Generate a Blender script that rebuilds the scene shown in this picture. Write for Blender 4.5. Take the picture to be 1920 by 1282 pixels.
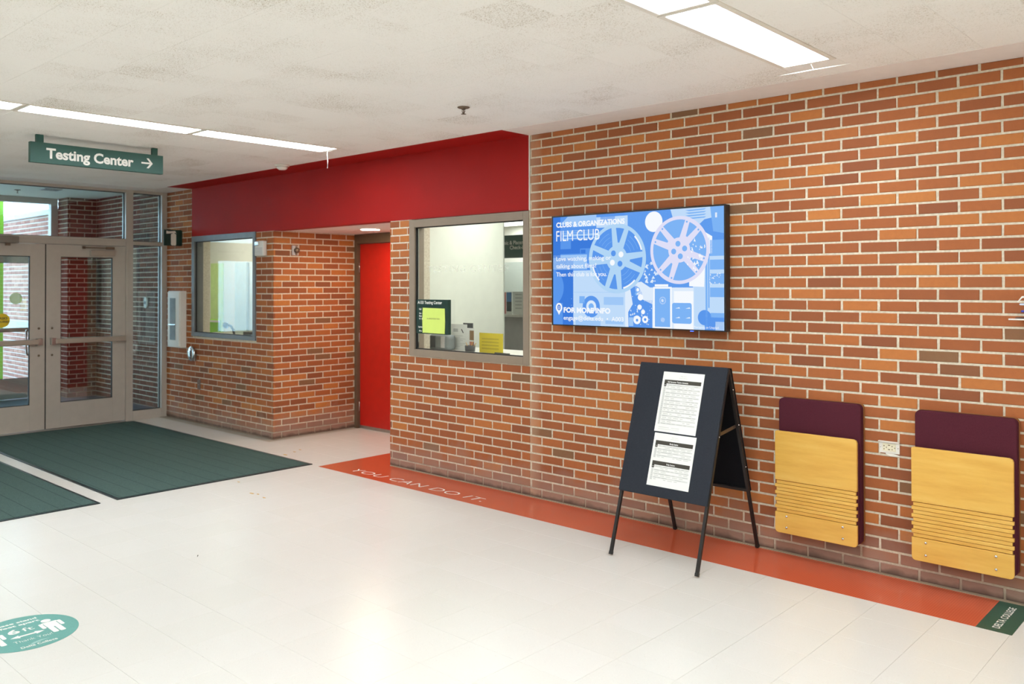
import bpy, bmesh, math, random
from math import pi, sin, cos, radians
from mathutils import Vector, Matrix

for o in list(bpy.data.objects):
    bpy.data.objects.remove(o, do_unlink=True)
SC = bpy.context.scene
COL = SC.collection
rnd = random.Random(7)

# ------------------------------------------------------------------ camera
F_PX = 1606.06
YAW, PIT, ROL = -0.7432956, 0.0088424, -0.0011269
CAM = Vector((4.21333, -5.03431, 1.65092))
fw = Vector((sin(YAW) * cos(PIT), cos(YAW) * cos(PIT), sin(PIT)))
rt = Vector((cos(YAW), -sin(YAW), 0.0))
up = rt.cross(fw)
rt, up = rt * cos(ROL) + up * sin(ROL), -rt * sin(ROL) + up * cos(ROL)
cd = bpy.data.cameras.new('camera')
cam = bpy.data.objects.new('camera', cd)
COL.objects.link(cam)
cd.sensor_width = 36.0
cd.sensor_fit = 'HORIZONTAL'
cd.lens = F_PX / 1920 * 36.0
cd.shift_y = -120.19 / 1920
cd.clip_start = 0.05
cd.clip_end = 200
cd.dof.use_dof = True
cd.dof.focus_distance = 4.9
cd.dof.aperture_fstop = 3.2
cam.matrix_world = Matrix(((rt.x, up.x, -fw.x, CAM.x), (rt.y, up.y, -fw.y, CAM.y), (rt.z, up.z, -fw.z, CAM.z), (0, 0, 0, 1)))
SC.camera = cam


def project(p):
    d = Vector(p) - CAM
    z = d.dot(fw)
    if z < 0.1:
        return None
    return 960 + F_PX * d.dot(rt) / z, 641 - 120.19 - F_PX * d.dot(up) / z, z


# ------------------------------------------------------------------ world, exposure
LAMP = 21.8          # ceiling troffers
LAMP_COL = (0.955, 1.03, 1.105)
DAY = 8.0
SC.view_settings.view_transform = 'Standard'
SC.view_settings.look = 'None'
SC.view_settings.gamma = 1.0
SC.view_settings.exposure = 0.0
SC.view_settings.use_curve_mapping = False
SC.cycles.use_denoising = True
SC.cycles.max_bounces = 10
SC.cycles.diffuse_bounces = 6
SC.cycles.glossy_bounces = 4
SC.cycles.transparent_max_bounces = 16
SC.cycles.sample_clamp_indirect = 6.0
w = bpy.data.worlds.new('overcast_sky')
SC.world = w
w.use_nodes = True
bg = w.node_tree.nodes['Background']
bg.inputs[0].default_value = (0.58, 0.80, 1.0, 1)
bg.inputs[1].default_value = DAY


# ------------------------------------------------------------------ materials
def lin(c):
    return tuple(((v / 255) / 12.92 if v / 255 <= 0.04045 else ((v / 255 + 0.055) / 1.055) ** 2.4) for v in c)


def rgba(c):
    return lin(c) + (1.0,)


class NT:
    def __init__(s, name):
        s.m = bpy.data.materials.new(name)
        s.m.use_nodes = True
        s.t = s.m.node_tree
        s.b = s.t.nodes['Principled BSDF']

    def n(s, typ, **kw):
        nd = s.t.nodes.new(typ)
        for k, v in kw.items():
            if hasattr(nd, k):
                setattr(nd, k, v)
            else:
                nd.inputs[k.replace('_', ' ')].default_value = v
        return nd

    def l(s, a, b):
        s.t.links.new(a, b)

    def coord(s, kind='Object'):
        return s.n('ShaderNodeTexCoord').outputs[kind]

    def noise(s, scale, detail=2.0, vec=None, rough=0.5):
        nd = s.n('ShaderNodeTexNoise')
        nd.inputs['Scale'].default_value = scale
        nd.inputs['Detail'].default_value = detail
        nd.inputs['Roughness'].default_value = rough
        s.l(vec if vec is not None else s.coord(), nd.inputs['Vector'])
        return nd.outputs['Fac']

    def math(s, op, a, b=None, clamp=False):
        nd = s.n('ShaderNodeMath', operation=op, use_clamp=clamp)
        for i, v in enumerate((a, b)):
            if v is None:
                continue
            if isinstance(v, (int, float)):
                nd.inputs[i].default_value = v
            else:
                s.l(v, nd.inputs[i])
        return nd.outputs[0]

    def ramp(s, fac, stops, interp='LINEAR'):
        nd = s.n('ShaderNodeValToRGB')
        nd.color_ramp.interpolation = interp
        el = nd.color_ramp.elements
        while len(el) < len(stops):
            el.new(0.5)
        for e, (p, c) in zip(el, stops):
            e.position = p
            e.color = c if len(c) == 4 else rgba(c)
        s.l(fac, nd.inputs[0])
        return nd.outputs[0]

    def mix(s, fac, a, b, blend='MIX'):
        nd = s.n('ShaderNodeMix', data_type='RGBA', blend_type=blend)
        for i, v in ((0, fac), (6, a), (7, b)):
            if isinstance(v, (int, float)):
                nd.inputs[i].default_value = v
            elif isinstance(v, tuple):
                nd.inputs[i].default_value = v
            else:
                s.l(v, nd.inputs[i])
        return nd.outputs[2]

    def base(s, v):
        if isinstance(v, tuple):
            s.b.inputs['Base Color'].default_value = v
        else:
            s.l(v, s.b.inputs['Base Color'])

    def set(s, rough=0.5, metal=0.0, spec=0.5):
        s.b.inputs['Roughness'].default_value = rough
        s.b.inputs['Metallic'].default_value = metal
        s.b.inputs['Specular IOR Level'].default_value = spec

    def bump(s, h, strength=0.3, dist=0.002):
        nd = s.n('ShaderNodeBump')
        nd.inputs['Strength'].default_value = strength
        nd.inputs['Distance'].default_value = dist
        s.l(h, nd.inputs['Height'])
        s.l(nd.outputs[0], s.b.inputs['Normal'])


def mat(name, c, rough=0.5, metal=0.0, var=0.06, scale=12.0, bump=0.0, bscale=200.0, spec=0.5):
    t = NT(name)
    nz = t.noise(scale, 3.0)
    lo = tuple(x * (1 - var) for x in lin(c)) + (1,)
    hi = tuple(min(1, x * (1 + var)) for x in lin(c)) + (1,)
    t.base(t.ramp(nz, [(0.3, lo), (0.7, hi)]))
    t.set(rough, metal, spec)
    if bump:
        t.bump(t.noise(bscale, 2.0), bump)
    return t.m


def emit(name, c, strength, linear=False):
    t = NT(name)
    e = t.n('ShaderNodeEmission')
    e.inputs[0].default_value = (tuple(c) + (1,)) if linear else rgba(c)
    e.inputs[1].default_value = strength
    t.l(e.outputs[0], t.t.nodes['Material Output'].inputs[0])
    return t.m


def glass_mat(name, tint=(0.93, 0.96, 0.95), boost=1.0):
    t = NT(name)
    tr = t.n('ShaderNodeBsdfTransparent')
    tr.inputs[0].default_value = tint + (1,)
    gl = t.n('ShaderNodeBsdfAnisotropic')
    gl.inputs['Roughness'].default_value = 0.0
    gl.inputs[0].default_value = (1, 1, 1, 1)
    lw = t.n('ShaderNodeLayerWeight')
    lw.inputs[0].default_value = 0.5
    p5 = t.math('POWER', lw.outputs['Facing'], 5.0)
    f = t.math('ADD', t.math('MULTIPLY', p5, 0.92), 0.045 * boost, clamp=True)
    mx = t.n('ShaderNodeMixShader')
    t.l(f, mx.inputs[0])
    t.l(tr.outputs[0], mx.inputs[1])
    t.l(gl.outputs[0], mx.inputs[2])
    t.l(mx.outputs[0], t.t.nodes['Material Output'].inputs[0])
    return t.m


def brick_mat(name, island=False, stops=None, stain=True):
    t = NT(name)
    r = t.n('ShaderNodeNewGeometry').outputs['Random Per Island'] if island else t.n('ShaderNodeObjectInfo').outputs['Random']
    col = t.ramp(r, stops or [(0.0, (132, 100, 70)), (0.025, (132, 96, 66)), (0.04, (140, 80, 50)), (0.14, (155, 88, 51)), (0.5, (171, 98, 53)), (0.85, (184, 108, 56)), (1.0, (200, 126, 62))])
    pos = t.n('ShaderNodeNewGeometry').outputs['Position']
    nz = t.noise(38.0, 4.0, pos)
    col = t.mix(t.math('MULTIPLY', nz, 0.36), col, rgba((126, 68, 40)))
    sp = t.noise(420.0, 2.0, pos)
    col = t.mix(t.math('MULTIPLY', t.math('SUBTRACT', sp, 0.5), 0.5, True), col, rgba((214, 160, 118)))
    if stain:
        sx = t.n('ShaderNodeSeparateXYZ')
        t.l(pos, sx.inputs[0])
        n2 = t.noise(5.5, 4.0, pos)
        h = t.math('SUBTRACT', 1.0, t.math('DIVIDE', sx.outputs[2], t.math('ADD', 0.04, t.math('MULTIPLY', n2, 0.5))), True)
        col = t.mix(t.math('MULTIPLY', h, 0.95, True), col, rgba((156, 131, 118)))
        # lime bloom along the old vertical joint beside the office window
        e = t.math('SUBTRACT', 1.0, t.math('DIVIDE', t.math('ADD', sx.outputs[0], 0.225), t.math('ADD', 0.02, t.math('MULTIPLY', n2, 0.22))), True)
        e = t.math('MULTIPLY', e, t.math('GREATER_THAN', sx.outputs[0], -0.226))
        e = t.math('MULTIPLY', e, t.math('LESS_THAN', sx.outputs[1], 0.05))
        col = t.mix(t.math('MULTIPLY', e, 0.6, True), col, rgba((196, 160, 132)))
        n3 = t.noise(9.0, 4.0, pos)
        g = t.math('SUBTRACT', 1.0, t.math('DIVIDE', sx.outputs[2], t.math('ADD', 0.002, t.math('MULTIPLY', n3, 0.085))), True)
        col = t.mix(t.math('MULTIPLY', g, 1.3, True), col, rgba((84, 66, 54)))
    t.base(col)
    t.set(0.72, 0, 0.35)
    t.bump(t.noise(260.0, 3.0, pos), 0.35, 0.0015)
    return t.m


def mortar_mat():
    t = NT('mortar')
    pos = t.n('ShaderNodeNewGeometry').outputs['Position']
    col = t.ramp(t.noise(60, 4, pos), [(0.3, (206, 193, 170)), (0.7, (230, 220, 200))])
    sx = t.n('ShaderNodeSeparateXYZ')
    t.l(pos, sx.inputs[0])
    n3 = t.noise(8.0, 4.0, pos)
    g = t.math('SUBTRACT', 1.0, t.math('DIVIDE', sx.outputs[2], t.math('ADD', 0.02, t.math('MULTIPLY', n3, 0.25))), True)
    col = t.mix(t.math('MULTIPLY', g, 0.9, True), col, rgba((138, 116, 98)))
    t.base(col)
    t.set(0.9, 0, 0.2)
    t.bump(t.noise(300, 3, pos), 0.5, 0.002)
    return t.m


def floor_mat(island):
    t = NT('vinyl_tile' + ('_mass' if island else ''))
    r = t.n('ShaderNodeNewGeometry').outputs['Random Per Island'] if island else t.n('ShaderNodeObjectInfo').outputs['Random']
    pos = t.n('ShaderNodeNewGeometry').outputs['Position']
    col = t.ramp(r, [(0.0, (224, 222, 214)), (1.0, (226, 224, 217))])
    col = t.mix(t.math('MULTIPLY', t.noise(7.0, 3, pos), 0.25), col, rgba((220, 215, 205)))
    mp = t.n('ShaderNodeMapping')
    mp.inputs['Scale'].default_value = (1.0, 2.6, 1.0)
    t.l(pos, mp.inputs[0])
    sp = t.noise(95.0, 3.0, mp.outputs[0], 0.6)
    m = t.math('MULTIPLY', t.math('SUBTRACT', sp, 0.63, True), 7.0, True)
    col = t.mix(t.math('MULTIPLY', m, 0.55), col, rgba((168, 150, 126)))
    sp2 = t.noise(140.0, 2.0, pos)
    m2 = t.math('MULTIPLY', t.math('SUBTRACT', sp2, 0.6, True), 5.0, True)
    col = t.mix(t.math('MULTIPLY', m2, 0.35), col, rgba((250, 246, 238)))
    t.base(col)
    t.set(0.27, 0, 0.5)
    t.bump(t.noise(14.0, 3.0, pos), 0.05, 0.002)
    return t.m


def ceil_mat(island):
    t = NT('acoustic_tile' + ('_mass' if island else ''))
    r = t.n('ShaderNodeNewGeometry').outputs['Random Per Island'] if island else t.n('ShaderNodeObjectInfo').outputs['Random']
    pos = t.n('ShaderNodeNewGeometry').outputs['Position']
    mp = t.n('ShaderNodeMapping')
    mp.inputs['Scale'].default_value = (1.0, 2.2, 1.0)
    t.l(pos, mp.inputs[0])
    fis = t.noise(150.0, 3.0, mp.outputs[0], 0.75)
    dens = t.noise(2.2, 1.5, pos)
    thr = t.math('SUBTRACT', 0.752, t.math('ADD', t.math('MULTIPLY', r, 0.07), t.math('MULTIPLY', dens, 0.24)))
    m = t.math('MULTIPLY', t.math('SUBTRACT', fis, thr, True), 14.0, True)
    col = t.mix(m, rgba((249, 246, 240)), rgba((168, 150, 118)))
    t.base(col)
    t.set(0.9, 0, 0.2)
    t.bump(t.math('SUBTRACT', 1.0, m), 0.35, 0.002)
    return t.m


M = {}
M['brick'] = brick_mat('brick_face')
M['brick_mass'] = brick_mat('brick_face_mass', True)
PALE = [(0.0, (150, 96, 88)), (0.5, (172, 116, 104)), (1.0, (190, 138, 124))]
M['brick_out'] = brick_mat('brick_outdoor', False, PALE, False)
M['brick_out_mass'] = brick_mat('brick_outdoor_mass', True, PALE, False)
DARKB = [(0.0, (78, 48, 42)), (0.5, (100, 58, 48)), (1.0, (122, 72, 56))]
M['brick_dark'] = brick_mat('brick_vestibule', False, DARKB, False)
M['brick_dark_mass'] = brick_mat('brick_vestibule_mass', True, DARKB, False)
M['mortar'] = mortar_mat()
M['floor'] = floor_mat(False)
M['floor_mass'] = floor_mat(True)
M['subfloor'] = mat('tile_joint', (168, 158, 142), 0.8)
M['ceil'] = ceil_mat(False)
M['ceil_mass'] = ceil_mat(True)
M['plaster'] = mat('ceiling_border_paint', (238, 229, 222), 0.75, var=0.02, bump=0.08)
M['cream'] = mat('cream_wall_paint', (236, 234, 224), 0.8, var=0.02, bump=0.05)
M['green_white'] = mat('office_wall_paint', (226, 229, 216), 0.75, var=0.02)
M['red'] = mat('red_wall_paint', (166, 27, 22), 0.6, var=0.05, scale=3, bump=0.08, bscale=90, spec=0.2)
M['red_door'] = mat('red_door_paint', (196, 32, 22), 0.35, var=0.05, bump=0.12, bscale=140)
M['frame'] = mat('warm_grey_frame_paint', (146, 130, 113), 0.42, var=0.03, bump=0.05)
M['store'] = mat('storefront_paint', (190, 181, 170), 0.24, var=0.03, bump=0.04)
M['umber'] = mat('door_frame_umber_paint', (104, 84, 66), 0.5, var=0.04)
M['gasket'] = mat('black_gasket', (30, 28, 27), 0.6)
M['glass'] = glass_mat('clear_glass', (0.9, 0.95, 0.96), 2.0)
M['glass_office'] = glass_mat('office_glass', (0.97, 0.985, 0.97), 0.55)
M['steel'] = mat('brushed_steel', (176, 172, 166), 0.28, 0.9, 0.04)
M['chrome'] = mat('chrome', (215, 215, 215), 0.12, 1.0, 0.02)
M['bar_metal'] = mat('dull_bar_metal', (176, 164, 150), 0.38, 0.35, 0.04)
M['closer_grey'] = mat('closer_grey_paint', (128, 118, 108), 0.45)
M['bronze'] = mat('dull_bronze', (120, 104, 88), 0.4, 0.7)
M['white'] = mat('white_plastic', (232, 228, 218), 0.4, var=0.02)
M['lamp_frame'] = mat('lamp_frame_enamel', (234, 227, 214), 0.45, var=0.02)
M['diffuser'] = emit('lit_diffuser', LAMP_COL, LAMP, True)
M['office_lamp'] = emit('lit_office_panel', (0.975, 1.0, 0.98), 11.0, True)
M['waiting_lamp'] = emit('lit_waiting_panel', (1.0, 0.98, 0.88), 8.5, True)
M['downlight'] = emit('lit_downlight', (1.0, 0.86, 0.62), 150.0, True)
M['green_sign'] = mat('dark_green_sign', (38, 84, 74), 0.45, var=0.04)
M['deep_green'] = mat('deep_green_enamel', (20, 52, 44), 0.4, var=0.04)
M['letter'] = mat('white_lettering', (240, 238, 230), 0.5, var=0.01)
M['black'] = mat('black_plastic', (26, 24, 23), 0.4, var=0.1)
M['bezel'] = mat('display_bezel', (34, 28, 26), 0.35, var=0.1)
M['navy'] = mat('navy_felt', (50, 53, 60), 0.95, var=0.26, scale=420, bump=0.5, bscale=500, spec=0.1)
M['dark_felt'] = mat('black_felt', (24, 24, 27), 0.95, var=0.3, scale=400, bump=0.5, bscale=500, spec=0.1)
M['leg_metal'] = mat('black_steel_tube', (44, 40, 38), 0.4, 0.4, 0.15, 60)
M['paper'] = mat('white_paper', (236, 236, 231), 0.85, var=0.01)
M['ink'] = mat('dark_print', (66, 62, 55), 0.85)
M['grey_ink'] = mat('grey_print', (212, 212, 208), 0.85)
M['mid_ink'] = mat('mid_grey_print', (192, 192, 188), 0.85)
M['maroon'] = mat('maroon_fabric', (84, 37, 48), 0.95, var=0.22, scale=500, bump=0.5, bscale=600, spec=0.15)


def wood_mat():
    t = NT('birch_plywood')
    pos = t.coord('Object')
    mp = t.n('ShaderNodeMapping')
    mp.inputs['Scale'].default_value = (1.2, 4.0, 9.0)
    t.l(pos, mp.inputs[0])
    nz = t.noise(2.2, 5.0, mp.outputs[0], 0.6)
    fine = t.noise(2.5, 2.0, pos)
    col = t.ramp(nz, [(0.28, (212, 154, 60)), (0.5, (226, 175, 78)), (0.75, (234, 192, 100))])
    col = t.mix(t.math('MULTIPLY', fine, 0.3), col, rgba((238, 198, 110)))
    t.base(col)
    t.set(0.35, 0, 0.4)
    return t.m


M['wood'] = wood_mat()
M['wood_edge'] = mat('plywood_edge', (150, 96, 44), 0.5)


def mat_fabric():
    t = NT('entrance_mat_pile')
    pos = t.n('ShaderNodeNewGeometry').outputs['Position']
    sx = t.n('ShaderNodeSeparateXYZ')
    t.l(pos, sx.inputs[0])
    # squares of pile 0.45 m whose ribs turn by a quarter from one to the next, and a fine seam between them
    cx = t.math('FLOOR', t.math('DIVIDE', t.math('ADD', sx.outputs[0], 20.0), 0.152))
    cy = t.math('FLOOR', t.math('DIVIDE', t.math('ADD', sx.outputs[1], 20.0), 0.457))
    odd = t.math('MODULO', cy, 2.0)
    ribx = t.math('SINE', t.math('MULTIPLY', t.math('ADD', sx.outputs[0], t.math('MULTIPLY', sx.outputs[1], 0.8)), 420.0))
    riby = t.math('SINE', t.math('MULTIPLY', t.math('SUBTRACT', sx.outputs[0], t.math('MULTIPLY', sx.outputs[1], 0.8)), 420.0))
    rib = t.math('ADD', t.math('MULTIPLY', ribx, odd), t.math('MULTIPLY', riby, t.math('SUBTRACT', 1.0, odd)))
    fy = t.math('FRACT', t.math('DIVIDE', t.math('ADD', sx.outputs[1], 20.0), 0.1523))
    seam = t.math('LESS_THAN', fy, 0.05)
    nz = t.noise(300.0, 3.0, pos)
    col = t.ramp(nz, [(0.25, (46, 66, 63)), (0.75, (102, 126, 120))])
    col = t.mix(t.math('MULTIPLY', t.math('ADD', t.math('MULTIPLY', rib, 0.5), 0.5), 0.35), col, rgba((40, 58, 54)))
    col = t.mix(t.math('MULTIPLY', seam, 0.45), col, rgba((30, 44, 42)))
    t.base(col)
    t.set(0.95, 0, 0.15)
    t.bump(t.math('ADD', nz, t.math('MULTIPLY', rib, 0.5)), 0.5, 0.003)
    return t.m


M['mat'] = mat_fabric()
M['mat_edge'] = mat('mat_rubber_edge', (36, 48, 50), 0.4, var=0.05)


def stripe_mat():
    t = NT('orange_vinyl_film')
    pos = t.n('ShaderNodeNewGeometry').outputs['Position']
    sx = t.n('ShaderNodeSeparateXYZ')
    t.l(pos, sx.inputs[0])
    a = t.math('SINE', t.math('MULTIPLY', t.math('ADD', sx.outputs[0], sx.outputs[1]), 260.0))
    b = t.math('SINE', t.math('MULTIPLY', t.math('SUBTRACT', sx.outputs[0], sx.outputs[1]), 260.0))
    d = t.math('MULTIPLY', a, b)
    m = t.math('GREATER_THAN', d, 0.15)
    col = t.mix(t.math('MULTIPLY', m, 0.4), rgba((212, 100, 66)), rgba((182, 72, 46)))
    t.base(col)
    t.set(0.13, 0, 0.6)
    t.bump(d, 0.06, 0.001)
    return t.m


M['stripe'] = stripe_mat()
M['green_vinyl'] = mat('green_vinyl_film', (46, 88, 72), 0.3, var=0.1, scale=300)
M['teal_vinyl'] = mat('teal_vinyl_film', (106, 166, 156), 0.4, var=0.12, scale=320)
M['pale_teal'] = mat('pale_teal_print', (160, 200, 192), 0.4)
M['slate'] = mat('vestibule_grey_floor', (88, 94, 108), 0.5, var=0.08)
M['concrete'] = mat('outdoor_concrete', (190, 188, 184), 0.85, var=0.06)
M['lime'] = mat('lime_green_paint', (150, 214, 44), 0.5, var=0.03)
M['yellow_green'] = mat('yellow_green_paper', (214, 236, 118), 0.8, var=0.02)
M['yellow'] = mat('yellow_paper', (214, 192, 34), 0.8, var=0.02)
M['dim_yellow'] = mat('yellow_print', (186, 164, 24), 0.8)
M['sticker'] = mat('yellow_sticker', (222, 190, 20), 0.5)
M['pink'] = mat('pink_paper', (226, 140, 140), 0.8)
M['blue_print'] = mat('blue_photo_print', (70, 130, 190), 0.6)
M['dark_print'] = mat('dark_photo_print', (52, 64, 66), 0.6)
M['sepia'] = mat('brown_photo_print', (150, 118, 80), 0.6)
M['salmon'] = mat('salmon_print', (206, 128, 104), 0.6)
M['charcoal'] = mat('charcoal_plastic', (70, 70, 72), 0.5)
M['grey_plastic'] = mat('grey_plastic', (134, 140, 140), 0.5, var=0.2, scale=6)
M['pencil'] = mat('pencil_wood', (206, 160, 84), 0.5)
M['blue_pen'] = mat('blue_plastic', (60, 70, 180), 0.4)
M['tan_leaf'] = mat('dry_leaf', (196, 158, 92), 0.8)
M['dark_bit'] = mat('dark_grit', (92, 84, 70), 0.8)
M['grey_carpet'] = mat('grey_carpet', (120, 118, 112), 0.95)
M['counter'] = mat('counter_laminate', (226, 222, 214), 0.5)
M['laminate_grey'] = mat('grey_laminate', (190, 184, 182), 0.5)
t = NT('etched_film')
_tr = t.n('ShaderNodeBsdfTransparent')
_df = t.n('ShaderNodeBsdfDiffuse')
_df.inputs[0].default_value = rgba((238, 240, 228))
_mx = t.n('ShaderNodeMixShader')
_mx.inputs[0].default_value = 0.45
t.l(_tr.outputs[0], _mx.inputs[1])
t.l(_df.outputs[0], _mx.inputs[2])
t.l(_mx.outputs[0], t.t.nodes['Material Output'].inputs[0])
M['etch'] = t.m
t = NT('ghost_sticker')
_tr = t.n('ShaderNodeBsdfTransparent')
_df = t.n('ShaderNodeBsdfDiffuse')
_df.inputs[0].default_value = rgba((214, 226, 150))
_mx = t.n('ShaderNodeMixShader')
_mx.inputs[0].default_value = 0.6
t.l(_tr.outputs[0], _mx.inputs[1])
t.l(_df.outputs[0], _mx.inputs[2])
t.l(_mx.outputs[0], t.t.nodes['Material Output'].inputs[0])
M['pale_sticker'] = t.m


# ------------------------------------------------------------------ mesh helpers
class MB:
    def __init__(s):
        s.v, s.f, s.mi, s.sm = [], [], [], []

    def face(s, idx, mi=0, sm=False):
        s.f.append(tuple(idx))
        s.mi.append(mi)
        s.sm.append(sm)

    def box(s, x0, x1, y0, y1, z0, z1, mi=0):
        b = len(s.v)
        s.v += [Vector(p) for p in ((x0, y0, z0), (x1, y0, z0), (x1, y1, z0), (x0, y1, z0), (x0, y0, z1), (x1, y0, z1), (x1, y1, z1), (x0, y1, z1))]
        for q in ((3, 2, 1, 0), (4, 5, 6, 7), (0, 1, 5, 4), (1, 2, 6, 5), (2, 3, 7, 6), (3, 0, 4, 7)):
            s.face([b + i for i in q], mi)
        return s

    def obox(s, c, ax, ay, az, mi=0):
        """box of half-axes ax, ay, az (vectors) about c"""
        b = len(s.v)
        c = Vector(c); ax = Vector(ax); ay = Vector(ay); az = Vector(az)
        for k in (-1, 1):
            for i, j in ((-1, -1), (1, -1), (1, 1), (-1, 1)):
                s.v.append(c + ax * i + ay * j + az * k)
        for q in ((3, 2, 1, 0), (4, 5, 6, 7), (0, 1, 5, 4), (1, 2, 6, 5), (2, 3, 7, 6), (3, 0, 4, 7)):
            s.face([b + i for i in q], mi)
        return s

    def bar(s, p, q, w, h=None, upv=(0, 0, 1), mi=0):
        p = Vector(p); q = Vector(q)
        d = q - p
        u = d.normalized()
        a = u.cross(Vector(upv)).normalized()
        b2 = u.cross(a)
        return s.obox((p + q) / 2, a * w / 2, b2 * (h or w) / 2, d / 2, mi)

    def tube(s, pts, r, seg=10, mi=0, cap=True):
        pts = [Vector(p) for p in pts]
        rings = []
        n = len(pts)
        for i, p in enumerate(pts):
            d = (pts[min(i + 1, n - 1)] - pts[max(i - 1, 0)]).normalized()
            a = d.cross(Vector((0, 0, 1)))
            if a.length < 1e-3:
                a = d.cross(Vector((0, 1, 0)))
            a.normalize()
            b2 = d.cross(a)
            rr = r[i] if isinstance(r, (list, tuple)) else r
            st = len(s.v)
            for k in range(seg):
                t_ = 2 * pi * k / seg
                s.v.append(p + a * rr * cos(t_) + b2 * rr * sin(t_))
            rings.append(st)
        for i in range(n - 1):
            for k in range(seg):
                k2 = (k + 1) % seg
                s.face((rings[i] + k, rings[i] + k2, rings[i + 1] + k2, rings[i + 1] + k), mi, True)
        if cap:
            s.face([rings[0] + k for k in range(seg)][::-1], mi)
            s.face([rings[-1] + k for k in range(seg)], mi)
        return s

    def lathe(s, prof, c, axis, seg=24, mi=0):
        """prof: [(radius, distance along axis)]"""
        axis = Vector(axis).normalized()
        a = axis.cross(Vector((0, 0, 1)))
        if a.length < 1e-3:
            a = Vector((1, 0, 0))
        a.normalize()
        b2 = axis.cross(a)
        c = Vector(c)
        rings = []
        for r, h in prof:
            st = len(s.v)
            for k in range(seg):
                t_ = 2 * pi * k / seg
                s.v.append(c + axis * h + (a * cos(t_) + b2 * sin(t_)) * max(r, 1e-5))
            rings.append(st)
        for i in range(len(prof) - 1):
            for k in range(seg):
                k2 = (k + 1) % seg
                s.face((rings[i] + k, rings[i] + k2, rings[i + 1] + k2, rings[i + 1] + k), mi, True)
        s.face([rings[0] + k for k in range(seg)][::-1], mi)
        s.face([rings[-1] + k for k in range(seg)], mi)
        return s

    def prism(s, pts, o, ex, ey, n, th, mi=0, mi_side=None):
        """flat outline pts (x, y) in the frame o, ex, ey, extruded along n by th"""
        o = Vector(o); ex = Vector(ex); ey = Vector(ey); n = Vector(n)
        b = len(s.v)
        k = len(pts)
        for h in (0, th):
            for x, y in pts:
                s.v.append(o + ex * x + ey * y + n * h)
        s.face([b + i for i in range(k)][::-1], mi)
        s.face([b + k + i for i in range(k)], mi)
        for i in range(k):
            j = (i + 1) % k
            s.face((b + i, b + j, b + k + j, b + k + i), mi if mi_side is None else mi_side)
        return s

    def flat(s, verts, faces, o, ex, ey, mi=0):
        o = Vector(o); ex = Vector(ex); ey = Vector(ey)
        b = len(s.v)
        for x, y in verts:
            s.v.append(o + ex * x + ey * y)
        for f in faces:
            s.face([b + i for i in f], mi)
        return s

    def build(s, name, mats, parent=None, loc=None, bevel=0.0, segs=2, fixn=True):
        if not isinstance(mats, (list, tuple)):
            mats = [mats]
        off = Vector((0, 0, 0))
        if loc is not None:
            off = Vector(loc)
        elif parent is not None:
            p = parent
            while p is not None:
                off = off + p.location
                p = p.parent
        me = bpy.data.meshes.new(name)
        me.from_pydata([tuple(v - off) for v in s.v], [], s.f)
        for m_ in mats:
            me.materials.append(m_)
        me.polygons.foreach_set('material_index', s.mi)
        me.polygons.foreach_set('use_smooth', s.sm)
        if fixn:
            bm = bmesh.new()
            bm.from_mesh(me)
            bmesh.ops.recalc_face_normals(bm, faces=bm.faces)
            bm.to_mesh(me)
            bm.free()
        me.update()
        ob = bpy.data.objects.new(name, me)
        COL.objects.link(ob)
        if parent is not None:
            ob.parent = parent
        elif loc is not None:
            ob.location = loc
        if bevel:
            md = ob.modifiers.new('edge', 'BEVEL')
            md.width = bevel
            md.segments = segs
            md.limit_method = 'ANGLE'
            md.angle_limit = radians(40)
        return ob


def tag(o, label, cat, group=None):
    o['label'] = label
    o['category'] = cat
    if group:
        o['group'] = group
    return o


def thing(name, label, cat, loc, group=None):
    o = bpy.data.objects.new(name, None)
    o.empty_display_size = 0.1
    COL.objects.link(o)
    o.location = loc
    return tag(o, label, cat, group)


def struct(o):
    o['kind'] = 'structure'
    return o


def dup(root, loc, label=None):
    r = root.copy()
    COL.objects.link(r)
    r.location = loc
    if label:
        r['label'] = label
    for ch in list(root.children):
        c = ch.copy()
        COL.objects.link(c)
        c.parent = r
        for g in list(ch.children):
            d = g.copy()
            COL.objects.link(d)
            d.parent = c
    return r


def circle(cx, cy, r, n=40, a0=0.0, ry=None):
    ry = ry or r
    return [(cx + r * cos(a0 + 2 * pi * k / n), cy + ry * sin(a0 + 2 * pi * k / n)) for k in range(n)]


def rrect(x0, x1, y0, y1, r, n=5):
    out = []
    for cx, cy, a in ((x1 - r, y1 - r, 0), (x0 + r, y1 - r, pi / 2), (x0 + r, y0 + r, pi), (x1 - r, y0 + r, 1.5 * pi)):
        for k in range(n + 1):
            t_ = a + pi / 2 * k / n
            out.append((cx + r * cos(t_), cy + r * sin(t_)))
    return out


_tc = {}


def glyphs(s, w=None, h=0.1, bold=0.0, shear=0.0, space=1.0):
    """text as flat triangles: baseline at y 0, left edge at x 0, capital height h, total width w"""
    key = (s, bold, shear, space)
    if key not in _tc:
        cu = bpy.data.curves.new('lettering', 'FONT')
        cu.body = s
        cu.size = 1.0
        cu.offset = bold
        cu.shear = shear
        cu.space_character = space
        cu.resolution_u = 3
        ob = bpy.data.objects.new('lettering', cu)
        me = bpy.data.meshes.new_from_object(ob)
        vs = [(v.co.x, v.co.y) for v in me.vertices]
        fs = [tuple(p.vertices) for p in me.polygons]
        bpy.data.meshes.remove(me)
        bpy.data.objects.remove(ob)
        bpy.data.curves.remove(cu)
        _tc[key] = (vs, fs)
    vs, fs = _tc[key]
    x0 = min(v[0] for v in vs)
    x1 = max(v[0] for v in vs)
    sy = h / 0.729
    sx = (w / (x1 - x0)) if w else sy
    return [((x - x0) * sx, y * sy) for x, y in vs], fs


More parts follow.
